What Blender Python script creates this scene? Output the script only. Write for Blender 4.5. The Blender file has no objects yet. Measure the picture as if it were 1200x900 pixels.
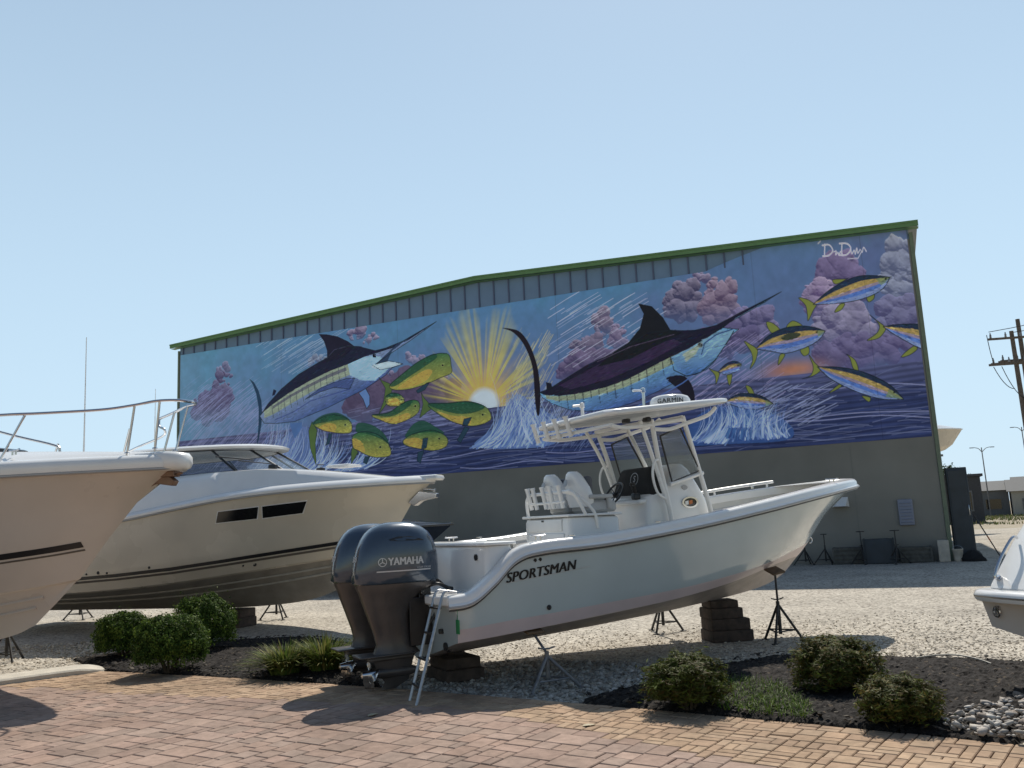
import bpy, bmesh, math, random
import numpy as np
from mathutils import Vector, Matrix
from mathutils.bvhtree import BVHTree
from mathutils import noise as mnoise

scene = bpy.context.scene
COL = scene.collection
R = math.radians
random.seed(7)
RNG = np.random.default_rng(7)

# ---------------------------------------------------------------- camera
cam_d = bpy.data.cameras.new("camera")
cam = bpy.data.objects.new("camera", cam_d)
COL.objects.link(cam)
cam_d.sensor_width = 36.0
cam_d.lens = 36.0 * 1010.0 / 1200.0
cam_d.clip_start = 0.05
cam_d.clip_end = 3000.0
cam.matrix_world = Matrix.Translation((0, 0, 1.7)) @ Matrix.Rotation(math.pi / 2 + R(9.2), 4, 'X') @ Matrix.Rotation(R(-2.8), 4, 'Z')
scene.camera = cam

# ---------------------------------------------------------------- light
SUN_EL, SUN_AZ = 50.2, 14.0            # azimuth from +Y towards +X
world = bpy.data.worlds.new("World")
scene.world = world
world.use_nodes = True
wn = world.node_tree
bg = wn.nodes["Background"]
sky = wn.nodes.new("ShaderNodeTexSky")
sky.sky_type = 'NISHITA'
sky.sun_disc = False
sky.sun_elevation = R(SUN_EL)
sky.sun_rotation = R(SUN_AZ)
sky.altitude = 0.0
sky.air_density = 1.3
sky.dust_density = 0.3
sky.ozone_density = 1.2
SKY_K = 0.085
# summer haze: the sky whitens towards the horizon
geo = wn.nodes.new("ShaderNodeTexCoord"); sxyz = wn.nodes.new("ShaderNodeSeparateXYZ")
wn.links.new(geo.outputs["Generated"], sxyz.inputs[0])
hz = wn.nodes.new("ShaderNodeMapRange"); hz.interpolation_type = 'SMOOTHSTEP'
hz.inputs[1].default_value = -0.02; hz.inputs[2].default_value = 0.75; hz.inputs[3].default_value = 0.88; hz.inputs[4].default_value = 0.42
wn.links.new(sxyz.outputs[2], hz.inputs[0])
hmix = wn.nodes.new("ShaderNodeMix"); hmix.data_type = 'RGBA'
hmix.inputs[7].default_value = (.63 / SKY_K, .84 / SKY_K, 1.02 / SKY_K, 1)
# forward scattering: the haze is brightest on the sun's side of the sky and thins out behind the viewer
fdot = wn.nodes.new("ShaderNodeVectorMath"); fdot.operation = 'DOT_PRODUCT'; fdot.inputs[1].default_value = (math.sin(R(SUN_AZ)), math.cos(R(SUN_AZ)), 0)
wn.links.new(geo.outputs["Generated"], fdot.inputs[0])
fwd = wn.nodes.new("ShaderNodeMapRange"); fwd.interpolation_type = 'SMOOTHSTEP'; fwd.inputs[1].default_value = -0.1; fwd.inputs[2].default_value = 0.62; fwd.inputs[3].default_value = 0.0; fwd.inputs[4].default_value = 1.0
wn.links.new(fdot.outputs["Value"], fwd.inputs[0])
hm = wn.nodes.new("ShaderNodeMath"); hm.operation = 'MULTIPLY'
wn.links.new(hz.outputs[0], hm.inputs[0]); wn.links.new(fwd.outputs[0], hm.inputs[1]); wn.links.new(hm.outputs[0], hmix.inputs[0]); wn.links.new(sky.outputs[0], hmix.inputs[6])
wn.links.new(hmix.outputs[2], bg.inputs[0])
bg.inputs[1].default_value = SKY_K
sun_d = bpy.data.lights.new("sun", 'SUN')
sun_d.energy = 4.9
sun_d.angle = R(0.53)
sun_d.color = (1.0, 0.93, 0.82)
sun = bpy.data.objects.new("sun", sun_d)
COL.objects.link(sun)
sdir = Vector((math.sin(R(SUN_AZ)) * math.cos(R(SUN_EL)), math.cos(R(SUN_AZ)) * math.cos(R(SUN_EL)), math.sin(R(SUN_EL))))
sun.rotation_euler = sdir.to_track_quat('Z', 'Y').to_euler()
sun.location = sdir * 60
scene.view_settings.view_transform = 'Standard'
scene.view_settings.look = 'None'
scene.view_settings.gamma = 1.0
scene.view_settings.exposure = 0.0
scene.view_settings.use_curve_mapping = False
scene.render.engine = 'CYCLES'
scene.cycles.max_bounces = 8

# ---------------------------------------------------------------- materials
def mat(name, col, rough=0.5, metal=0.0, var=0.0, scale=8.0, bump=0.0, bscale=60.0, coat=0.0, spec=0.5, col2=None, detail=4.0, trans=0.0):
    m = bpy.data.materials.new(name)
    m.use_nodes = True
    nt = m.node_tree
    b = nt.nodes["Principled BSDF"]
    b.inputs["Roughness"].default_value = rough
    b.inputs["Metallic"].default_value = metal
    b.inputs["Specular IOR Level"].default_value = spec
    if coat: b.inputs["Coat Weight"].default_value = coat; b.inputs["Coat Roughness"].default_value = 0.08
    if trans: b.inputs["Transmission Weight"].default_value = trans
    b.inputs["Base Color"].default_value = (*col, 1)
    tc = nt.nodes.new("ShaderNodeTexCoord")
    if var or col2:
        n = nt.nodes.new("ShaderNodeTexNoise"); n.inputs["Scale"].default_value = scale; n.inputs["Detail"].default_value = detail
        nt.links.new(tc.outputs["Object"], n.inputs["Vector"])
        mx = nt.nodes.new("ShaderNodeMix"); mx.data_type = 'RGBA'
        a = tuple(max(0, c * (1 - var)) for c in col); c2 = col2 or tuple(min(1, c * (1 + var)) for c in col)
        mx.inputs[6].default_value = (*(col if col2 else a), 1); mx.inputs[7].default_value = (*c2, 1)
        cr = nt.nodes.new("ShaderNodeMapRange"); cr.inputs[1].default_value = 0.32; cr.inputs[2].default_value = 0.68
        nt.links.new(n.outputs[0], cr.inputs[0]); nt.links.new(cr.outputs[0], mx.inputs[0])
        nt.links.new(mx.outputs[2], b.inputs["Base Color"])
        rr = nt.nodes.new("ShaderNodeMapRange"); rr.inputs[3].default_value = max(0.02, rough - 0.07); rr.inputs[4].default_value = min(1, rough + 0.07)
        nt.links.new(n.outputs[0], rr.inputs[0]); nt.links.new(rr.outputs[0], b.inputs["Roughness"])
    if bump:
        n2 = nt.nodes.new("ShaderNodeTexNoise"); n2.inputs["Scale"].default_value = bscale; n2.inputs["Detail"].default_value = 5
        nt.links.new(tc.outputs["Object"], n2.inputs["Vector"])
        bp = nt.nodes.new("ShaderNodeBump"); bp.inputs["Strength"].default_value = bump; bp.inputs["Distance"].default_value = 0.02
        nt.links.new(n2.outputs[0], bp.inputs["Height"]); nt.links.new(bp.outputs[0], b.inputs["Normal"])
    return m

def attr_mat(name, rough=0.7, gain=1.0, var=0.0, vscale=40.0, bump=0.0, bscale=200.0, dist=0.004, translucent=0.0, spec=.3, stain=0.0):
    """material that takes its paint from the mesh's 'paint' colour attribute"""
    m = bpy.data.materials.new(name); m.use_nodes = True
    nt = m.node_tree; b = nt.nodes["Principled BSDF"]
    b.inputs["Roughness"].default_value = rough; b.inputs["Specular IOR Level"].default_value = spec
    a = nt.nodes.new("ShaderNodeAttribute"); a.attribute_name = "paint"
    tc = nt.nodes.new("ShaderNodeTexCoord")
    n = nt.nodes.new("ShaderNodeTexNoise"); n.inputs["Scale"].default_value = vscale; n.inputs["Detail"].default_value = 6
    nt.links.new(tc.outputs["Object"], n.inputs["Vector"])
    mr = nt.nodes.new("ShaderNodeMapRange"); mr.inputs[1].default_value = 0.3; mr.inputs[2].default_value = 0.7
    mr.inputs[3].default_value = gain * (1 - var); mr.inputs[4].default_value = gain * (1 + var)
    nt.links.new(n.outputs[0], mr.inputs[0])
    vm = nt.nodes.new("ShaderNodeVectorMath"); vm.operation = 'SCALE'
    sc_out = mr.outputs[0]
    if stain:      # broad uneven dirt and wear
        n3 = nt.nodes.new("ShaderNodeTexNoise"); n3.inputs["Scale"].default_value = .9; n3.inputs["Detail"].default_value = 9; n3.inputs["Roughness"].default_value = .68
        nt.links.new(tc.outputs["Object"], n3.inputs["Vector"])
        m3 = nt.nodes.new("ShaderNodeMapRange"); m3.inputs[1].default_value = .34; m3.inputs[2].default_value = .58; m3.inputs[3].default_value = 1 - stain; m3.inputs[4].default_value = 1.04
        nt.links.new(n3.outputs[0], m3.inputs[0]); mu = nt.nodes.new("ShaderNodeMath"); mu.operation = 'MULTIPLY'
        nt.links.new(mr.outputs[0], mu.inputs[0]); nt.links.new(m3.outputs[0], mu.inputs[1]); sc_out = mu.outputs[0]
    nt.links.new(a.outputs["Color"], vm.inputs[0]); nt.links.new(sc_out, vm.inputs["Scale"])
    nt.links.new(vm.outputs[0], b.inputs["Base Color"])
    if bump:
        n2 = nt.nodes.new("ShaderNodeTexNoise"); n2.inputs["Scale"].default_value = bscale; n2.inputs["Detail"].default_value = 6
        nt.links.new(tc.outputs["Object"], n2.inputs["Vector"])
        bp = nt.nodes.new("ShaderNodeBump"); bp.inputs["Strength"].default_value = bump; bp.inputs["Distance"].default_value = dist
        nt.links.new(n2.outputs[0], bp.inputs["Height"]); nt.links.new(bp.outputs[0], b.inputs["Normal"])
    if translucent:
        tr = nt.nodes.new("ShaderNodeBsdfTranslucent"); ms = nt.nodes.new("ShaderNodeMixShader"); ms.inputs[0].default_value = translucent
        nt.links.new(vm.outputs[0], tr.inputs[0]); nt.links.new(b.outputs[0], ms.inputs[1]); nt.links.new(tr.outputs[0], ms.inputs[2])
        nt.links.new(ms.outputs[0], nt.nodes["Material Output"].inputs[0])
    return m

M = {}
M['gel_white'] = mat("white gelcoat", (.80, .80, .79), .22, var=.03, scale=3, coat=.4)
M['gel_seafoam'] = mat("pale seafoam gelcoat", (.51, .59, .61), .14, var=.06, scale=1.1, coat=.8, bump=.12, bscale=1.4)
M['gel_pink'] = mat("faded boot stripe", (.62, .52, .52), .35, var=.05, scale=3)
M['bottom_grey'] = mat("dusty hull bottom", (.42, .38, .36), .55, var=.15, scale=5, bump=.15)
M['gel_cream'] = mat("cream gelcoat", (.62, .565, .475), .27, var=.07, scale=.9, coat=.35, bump=.15, bscale=1.1)
M['gel_taupe'] = mat("warm grey gelcoat", (.60, .535, .48), .28, var=.07, scale=.9, coat=.3, bump=.12, bscale=1.1)
M['bottom_taupe'] = mat("brown grey bottom paint", (.26, .24, .21), .6, var=.15, scale=4, bump=.15)
M['strake'] = mat("pale spray rail", (.42, .40, .36), .5, var=.1)
M['black_stripe'] = mat("black tape", (.02, .02, .022), .3)
M['brown_stripe'] = mat("brown tape", (.12, .105, .09), .35)
M['rubrail'] = mat("grey rub rail", (.35, .36, .38), .35, var=.05)
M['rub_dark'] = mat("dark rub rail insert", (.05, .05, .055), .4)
M['steel'] = mat("polished steel", (.62, .63, .65), .18, 1.0)
M['alu'] = mat("brushed aluminium", (.50, .50, .50), .38, 1.0, var=.1, scale=30)
M['powder'] = mat("white powder coat", (.78, .78, .77), .3, var=.02)
M['vinyl'] = mat("pale grey vinyl", (.46, .46, .45), .6, var=.06, bump=.1)
M['vinyl_dark'] = mat("charcoal vinyl", (.09, .09, .10), .6, var=.1)
M['liner'] = mat("liner gelcoat", (.60, .59, .55), .4, var=.04)
M['cover'] = mat("black canvas", (.012, .012, .013), .85, var=.3, scale=30, bump=.3, bscale=9)
M['black_plastic'] = mat("black plastic", (.02, .02, .022), .35, var=.2)
M['cowl'] = mat("dark slate blue cowl paint", (.055, .08, .115), .2, metal=.25, var=.06, coat=.8)
M['motor_grey'] = mat("dark grey motor casting", (.075, .068, .066), .38, metal=.2, var=.1, coat=.2)
M['silver_print'] = mat("silver lettering", (.55, .57, .60), .35, .3)
M['glass_dark'] = mat("dark glass", (.012, .013, .015), .12, coat=.3)
M['orange'] = mat("orange plastic", (.55, .16, .04), .4)
M['green_tag'] = mat("green card", (.02, .22, .07), .5)
M['navy'] = mat("navy gelcoat", (.018, .026, .045), .2, coat=.6, var=.1)
M['jack'] = mat("weathered black steel", (.045, .043, .042), .6, metal=.3, var=.4, scale=14, bump=.2)
M['jack_grey'] = mat("galvanised steel", (.20, .20, .205), .5, metal=.5, var=.25, scale=14, bump=.2)
M['jack_pad'] = mat("worn plywood pad", (.13, .085, .05), .8, var=.3, bump=.3)
M['timber'] = mat("old dark timber", (.065, .048, .038), .85, var=.4, scale=10, bump=.5, bscale=25)
M['concrete'] = mat("concrete", (.50, .46, .39), .85, var=.12, scale=6, bump=.4, bscale=90)
M['wood_crate'] = mat("dull crate wood", (.10, .10, .09), .8, var=.3, bump=.3)
M['dark_steel'] = mat("dark blue grey steel", (.035, .045, .055), .55, var=.2, scale=3)
M['pole'] = mat("weathered pole wood", (.14, .115, .095), .85, var=.25, scale=6, bump=.3)
M['wire'] = mat("black wire", (.03, .03, .03), .6)
M['insulator'] = mat("grey porcelain", (.25, .27, .30), .35)
M['brown_reflection'] = mat("steel with painted brown reflection", (.20, .12, .085), .35, .4, var=.2)  # brown reflection on the anchor, put into its base colour
M['hose'] = mat("pale hose", (.36, .34, .29), .6)
M['bark'] = mat("shrub bark", (.06, .045, .03), .9, var=.2)

def glass_mat(name, tint, alpha):
    m = bpy.data.materials.new(name); m.use_nodes = True; nt = m.node_tree
    b = nt.nodes["Principled BSDF"]; b.inputs["Base Color"].default_value = (*tint, 1)
    b.inputs["Roughness"].default_value = .03; b.inputs["Alpha"].default_value = alpha
    b.inputs["Specular IOR Level"].default_value = .9
    return m
M['glass'] = glass_mat("clear acrylic", (.25, .30, .33), .28)
M['windshield'] = glass_mat("tinted windshield", (.16, .22, .26), .34)

# ---------------------------------------------------------------- object helpers
def tag(o, label=None, cat=None, group=None, kind=None):
    if label: o['label'] = label
    if cat: o['category'] = cat
    if group: o['group'] = group
    if kind: o['kind'] = kind
    return o

def empty(name, loc, rz=0.0, label=None, cat=None, group=None):
    o = bpy.data.objects.new(name, None); COL.objects.link(o)
    o.empty_display_size = .2
    o.location = loc; o.rotation_euler = (0, 0, rz)
    return tag(o, label, cat, group)

def children(o): return [c for c in list(bpy.data.objects) if c.parent == o]
def copy_tree(o, parent=None, top=True):
    c = o.copy(); COL.objects.link(c)
    if not top: c.parent = parent
    for ch in children(o): copy_tree(ch, c, False)
    return c

def frame(d):
    d = Vector(d).normalized()
    a = Vector((0, 0, 1)) if abs(d.z) < .9 else Vector((1, 0, 0))
    x = a.cross(d).normalized(); y = d.cross(x)
    return x, y

class MB:
    def __init__(s): s.v = []; s.f = []; s.m = []
    def add(s, v, f, m=0):
        o = len(s.v); s.v += [tuple(p) for p in v]
        s.f += [tuple(i + o for i in q) for q in f]; s.m += [m] * len(f); return s
    def box(s, c, d, m=0, rot=None, taper=1.0):
        x, y, z = d[0] / 2, d[1] / 2, d[2] / 2; t = taper
        v = [Vector(p) for p in ((-x, -y, -z), (x, -y, -z), (x, y, -z), (-x, y, -z), (-x * t, -y * t, z), (x * t, -y * t, z), (x * t, y * t, z), (-x * t, y * t, z))]
        if rot is not None: v = [rot @ p for p in v]
        c = Vector(c); v = [p + c for p in v]
        return s.add(v, [(3, 2, 1, 0), (4, 5, 6, 7), (0, 1, 5, 4), (1, 2, 6, 5), (2, 3, 7, 6), (3, 0, 4, 7)], m)
    def rbox(s, c, d, r=.02, m=0, rot=None, seg=3):
        """box with rounded vertical edges and softened top and bottom"""
        x, y, z = d[0] / 2, d[1] / 2, d[2] / 2
        rings = []
        for zz, k in ((-z, r * .6), (-z + r * .6, 0), (z - r, 0), (z - r * .3, r * .3), (z, r)):
            ring = []
            for (sx, sy, a0) in ((1, 1, 0), (-1, 1, 90), (-1, -1, 180), (1, -1, 270)):
                for i in range(seg + 1):
                    a = R(a0 + 90 * i / seg)
                    rr = max(r, .001)
                    ring.append(Vector((sx * (x - rr) + (rr - k) * math.cos(a), sy * (y - rr) + (rr - k) * math.sin(a), zz)))
            rings.append(ring)
        if rot is not None: rings = [[rot @ p for p in q] for q in rings]
        c = Vector(c)
        return s.loft([[p + c for p in q] for q in rings], True, True, m)
    def loft(s, rings, closed=True, caps=True, m=0):
        n = len(rings[0]); v = [p for r_ in rings for p in r_]; f = []
        for i in range(len(rings) - 1):
            for j in range(n if closed else n - 1):
                k = (j + 1) % n
                f.append((i * n + j, i * n + k, (i + 1) * n + k, (i + 1) * n + j))
        if caps and closed:
            f.append(tuple(range(n - 1, -1, -1))); f.append(tuple((len(rings) - 1) * n + j for j in range(n)))
        return s.add(v, f, m)
    def tube(s, pts, r, n=8, m=0, caps=True):
        pts = [Vector(p) for p in pts]; rings = []
        rr = r if isinstance(r, (list, tuple)) else [r] * len(pts)
        px = None
        for i, p in enumerate(pts):
            d = (pts[min(i + 1, len(pts) - 1)] - pts[max(i - 1, 0)])
            if d.length < 1e-9: d = Vector((0, 0, 1))
            d.normalize()
            if px is None: x, y = frame(d)
            else:
                x = (px - d * px.dot(d))
                if x.length < 1e-6: x, _ = frame(d)
                x.normalize(); y = d.cross(x)
            px = x
            rings.append([p + x * math.cos(2 * math.pi * k / n) * rr[i] + y * math.sin(2 * math.pi * k / n) * rr[i] for k in range(n)])
        return s.loft(rings, True, caps, m)
    def lathe(s, prof, c=(0, 0, 0), n=20, m=0, axis=None):
        rings = []; c = Vector(c)
        if axis is None: X, Y, Z = Vector((1, 0, 0)), Vector((0, 1, 0)), Vector((0, 0, 1))
        else: Z = Vector(axis).normalized(); X, Y = frame(Z)
        for r_, z in prof:
            rings.append([c + X * math.cos(2 * math.pi * k / n) * r_ + Y * math.sin(2 * math.pi * k / n) * r_ + Z * z for k in range(n)])
        return s.loft(rings, True, True, m)
    def prism(s, poly, h0, h1, plane='XZ', m=0):
        """polygon in a plane extruded along the third axis"""
        def P(a, b, h): return {'XZ': (a, h, b), 'XY': (a, b, h), 'YZ': (h, a, b)}[plane]
        n = len(poly)
        v = [P(a, b, h0) for a, b in poly] + [P(a, b, h1) for a, b in poly]
        f = [tuple(range(n - 1, -1, -1)), tuple(range(n, 2 * n))] + [(i, (i + 1) % n, n + (i + 1) % n, n + i) for i in range(n)]
        return s.add(v, f, m)
    def build(s, name, mats, parent=None, loc=None, angle=35, bevel=0, flat=False, subsurf=0):
        me = bpy.data.meshes.new(name); me.from_pydata(s.v, [], s.f); 
        if not isinstance(mats, (list, tuple)): mats = [mats]
        for q in mats: me.materials.append(M[q] if isinstance(q, str) else q)
        me.polygons.foreach_set("material_index", s.m)
        bm = bmesh.new(); bm.from_mesh(me); bmesh.ops.recalc_face_normals(bm, faces=bm.faces); bm.to_mesh(me); bm.free()
        if not flat:
            me.shade_smooth()
            if angle < 180: me.set_sharp_from_angle(angle=R(angle))
        me.update()
        o = bpy.data.objects.new(name, me); COL.objects.link(o)
        if parent: o.parent = parent
        if loc is not None: o.location = loc
        if bevel:
            b = o.modifiers.new("bevel", 'BEVEL'); b.width = bevel; b.segments = 2; b.limit_method = 'ANGLE'; b.angle_limit = R(40)
        if subsurf:
            b = o.modifiers.new("sub", 'SUBSURF'); b.levels = subsurf; b.render_levels = subsurf
        return o

def curve(pts, n=8):
    """Catmull-Rom through pts"""
    P = [Vector(p) for p in pts]; out = []
    for i in range(len(P) - 1):
        a, b, c, d = P[max(i - 1, 0)], P[i], P[i + 1], P[min(i + 2, len(P) - 1)]
        for k in range(n):
            t = k / n
            out.append(.5 * ((2 * b) + (c - a) * t + (2 * a - 5 * b + 4 * c - d) * t * t + (3 * b - 3 * c + d - a) * t ** 3))
    out.append(P[-1]); return out

def text_geo(txt, size, depth=.003, shear=0.0, bold=0.0, spacing=1.0):
    cu = bpy.data.curves.new("lettering", 'FONT'); cu.body = txt; cu.size = size; cu.extrude = depth
    cu.shear = shear; cu.offset = 0; cu.align_x = 'CENTER'; cu.align_y = 'CENTER'; cu.space_character = spacing
    cu.resolution_u = 3
    o = bpy.data.objects.new("lettering", cu); COL.objects.link(o)
    dg = bpy.context.evaluated_depsgraph_get(); dg.update()
    me = bpy.data.meshes.new_from_object(o.evaluated_get(dg))
    v = [tuple(q.co) for q in me.vertices]; f = [tuple(p.vertices) for p in me.polygons]
    if bold:      # heavier strokes: shifted copies, each a hair above the last
        n = len(v); base = list(v); bf = list(f)
        for k, dx in enumerate((-bold, bold)):
            v += [(a[0] + dx, a[1], a[2] + .0006 * (k + 1)) for a in base]; f += [tuple(i + n * (k + 1) for i in q) for q in bf]
    bpy.data.objects.remove(o); bpy.data.curves.remove(cu); bpy.data.meshes.remove(me)
    return v, f

def set_paint(me, cols, domain='FACE'):
    """cols: (n,3) linear"""
    a = me.color_attributes.new("paint", 'FLOAT_COLOR', 'CORNER')
    cols = np.asarray(cols, dtype=np.float32)
    lt = np.empty(len(me.polygons), dtype=np.int32); me.polygons.foreach_get("loop_total", lt)
    if domain == 'FACE': c = np.repeat(cols, lt, axis=0)
    else:
        vi = np.empty(len(me.loops), dtype=np.int32); me.loops.foreach_get("vertex_index", vi); c = cols[vi]
    rgba = np.ones((len(c), 4), dtype=np.float32); rgba[:, :3] = c
    a.data.foreach_set("color", rgba.ravel())

def raw_mesh(name, verts, faces, mats, parent=None, smooth=False):
    """fast mesh from arrays; faces all with the same vertex count"""
    verts = np.asarray(verts, dtype=np.float32); faces = np.asarray(faces, dtype=np.int32)
    me = bpy.data.meshes.new(name)
    me.vertices.add(len(verts)); me.vertices.foreach_set("co", verts.ravel())
    k = faces.shape[1]; nf = len(faces)
    me.loops.add(nf * k); me.loops.foreach_set("vertex_index", faces.ravel())
    me.polygons.add(nf); me.polygons.foreach_set("loop_start", np.arange(nf, dtype=np.int32) * k)
    me.polygons.foreach_set("loop_total", np.full(nf, k, dtype=np.int32))
    me.update(calc_edges=True)
    for q in (mats if isinstance(mats, (list, tuple)) else [mats]): me.materials.append(M[q] if isinstance(q, str) else q)
    if smooth: me.shade_smooth()
    else: me.polygons.foreach_set("use_smooth", np.zeros(nf, dtype=bool))
    o = bpy.data.objects.new(name, me); COL.objects.link(o)
    if parent: o.parent = parent
    return o

def inside(px, py, poly):
    """vectorised even-odd test"""
    px = np.asarray(px); py = np.asarray(py); r = np.zeros(px.shape, bool); n = len(poly)
    for i in range(n):
        x0, y0 = poly[i]; x1, y1 = poly[(i + 1) % n]
        if y0 == y1: continue
        c = ((y0 > py) != (y1 > py)) & (px < (x1 - x0) * (py - y0) / (y1 - y0) + x0)
        r ^= c
    return r

def seg_dist(px, py, a, b):
    ax, ay = a; bx, by = b; dx, dy = bx - ax, by - ay
    t = np.clip(((px - ax) * dx + (py - ay) * dy) / max(dx * dx + dy * dy, 1e-12), 0, 1)
    return np.hypot(px - ax - t * dx, py - ay - t * dy), t
# ================================================================ GROUND
def node_ground(name, cols, vscale, bump, scale2=.6, lo=.8, hi=1.12, rough=.9, dist=.02):
    """stone ground: voronoi cells with individual stone colours, large soft patches over them"""
    m = bpy.data.materials.new(name); m.use_nodes = True; nt = m.node_tree; b = nt.nodes["Principled BSDF"]
    b.inputs["Roughness"].default_value = rough; b.inputs["Specular IOR Level"].default_value = .25
    tc = nt.nodes.new("ShaderNodeTexCoord")
    v = nt.nodes.new("ShaderNodeTexVoronoi"); v.inputs["Scale"].default_value = vscale
    nt.links.new(tc.outputs["Object"], v.inputs["Vector"])
    sep = nt.nodes.new("ShaderNodeSeparateColor"); nt.links.new(v.outputs["Color"], sep.inputs[0])
    cr = nt.nodes.new("ShaderNodeValToRGB"); el = cr.color_ramp.elements
    while len(el) > 1: el.remove(el[-1])
    el[0].position = 0; el[0].color = (*cols[0], 1)
    for i, c in enumerate(cols[1:], 1):
        e = el.new(i / (len(cols) - 1)); e.color = (*c, 1)
    nt.links.new(sep.outputs[0], cr.inputs[0])
    n = nt.nodes.new("ShaderNodeTexNoise"); n.inputs["Scale"].default_value = scale2; n.inputs["Detail"].default_value = 8; n.inputs["Roughness"].default_value = .65
    nt.links.new(tc.outputs["Object"], n.inputs["Vector"])
    mr = nt.nodes.new("ShaderNodeMapRange"); mr.inputs[1].default_value = .3; mr.inputs[2].default_value = .7; mr.inputs[3].default_value = lo; mr.inputs[4].default_value = hi
    nt.links.new(n.outputs[0], mr.inputs[0])
    vm = nt.nodes.new("ShaderNodeVectorMath"); vm.operation = 'SCALE'
    nt.links.new(cr.outputs[0], vm.inputs[0]); nt.links.new(mr.outputs[0], vm.inputs["Scale"])
    nt.links.new(vm.outputs[0], b.inputs["Base Color"])
    bp = nt.nodes.new("ShaderNodeBump"); bp.inputs["Strength"].default_value = bump; bp.inputs["Distance"].default_value = dist; bp.invert = True
    nt.links.new(v.outputs["Distance"], bp.inputs["Height"]); nt.links.new(bp.outputs[0], b.inputs["Normal"])
    return m
M['gravel'] = node_ground("pale crushed gravel", [(.17, .15, .125), (.35, .315, .265), (.45, .405, .34), (.52, .475, .40), (.60, .555, .475)], 26, .8, lo=.72, hi=1.12)
M['sand'] = node_ground("sandy lot", [(.24, .20, .14), (.34, .29, .21), (.40, .35, .26)], 6, .4, .15, .75, 1.15)
M['grout'] = mat("dark joint sand", (.13, .105, .08), .95, var=.3, scale=20)
M['stone'] = attr_mat("river stones", .8, 1, .12, 60, .3)
M['paver'] = attr_mat("concrete pavers", .88, 1.10, .16, 14, .5, 120, .003, spec=.2, stain=.30)
M['mulch'] = attr_mat("dark shredded mulch", .95, 1, .45, 55, .7, 140, .01)

g = MB().add([(-900, -60, -.008), (900, -60, -.008), (900, 1500, -.008), (-900, 1500, -.008)], [(0, 1, 2, 3)]).build("ground", 'sand', flat=True)
tag(g, kind='structure')
g = MB().add([(-45, -12, 0), (30, -12, 0), (31, 30, 0), (36, 52, 0), (-10, 58, 0), (-50, 56, 0)], [(0, 1, 2, 3, 4, 5)]).build("gravel_lot", 'gravel', flat=True)
tag(g, kind='structure')

# patio edge curve (back edge of the pavers)
EX = np.array([-5.8, -3.97, -2.16, .63, 2.49, 3.4]); EY = np.array([11.95, 11.06, 10.02, 8.22, 6.95, 6.28])
EP = np.polyfit(EX, EY, 2)
def edge_xy(a):
    """a = running coordinate along x, returns point and unit normal towards the patio"""
    x = a; y = np.polyval(EP, x); dy = np.polyval(np.polyder(EP), x)
    L = np.hypot(1, dy); return x, y, dy / L, -1 / L
_xs = np.linspace(-13, 9, 1200); _ys = np.polyval(EP, _xs); _ln = np.concatenate([[0], np.cumsum(np.hypot(np.diff(_xs), np.diff(_ys)))])
def paver_xy(s_, b_):
    x = np.interp(s_, _ln, _xs); x, y, nx, ny = edge_xy(x); return x + nx * b_, y + ny * b_
KERB = [(-5.66, 11.98), (-6.0, 11.86), (-6.45, 11.5), (-7.0, 10.95), (-7.7, 10.2), (-8.6, 9.2), (-10, 7.8)]
def left_of_kerb(x, y):
    ky = np.interp(x, [p[0] for p in KERB[::-1]], [p[1] for p in KERB[::-1]])
    return (x < -5.66) & (y > ky)
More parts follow.
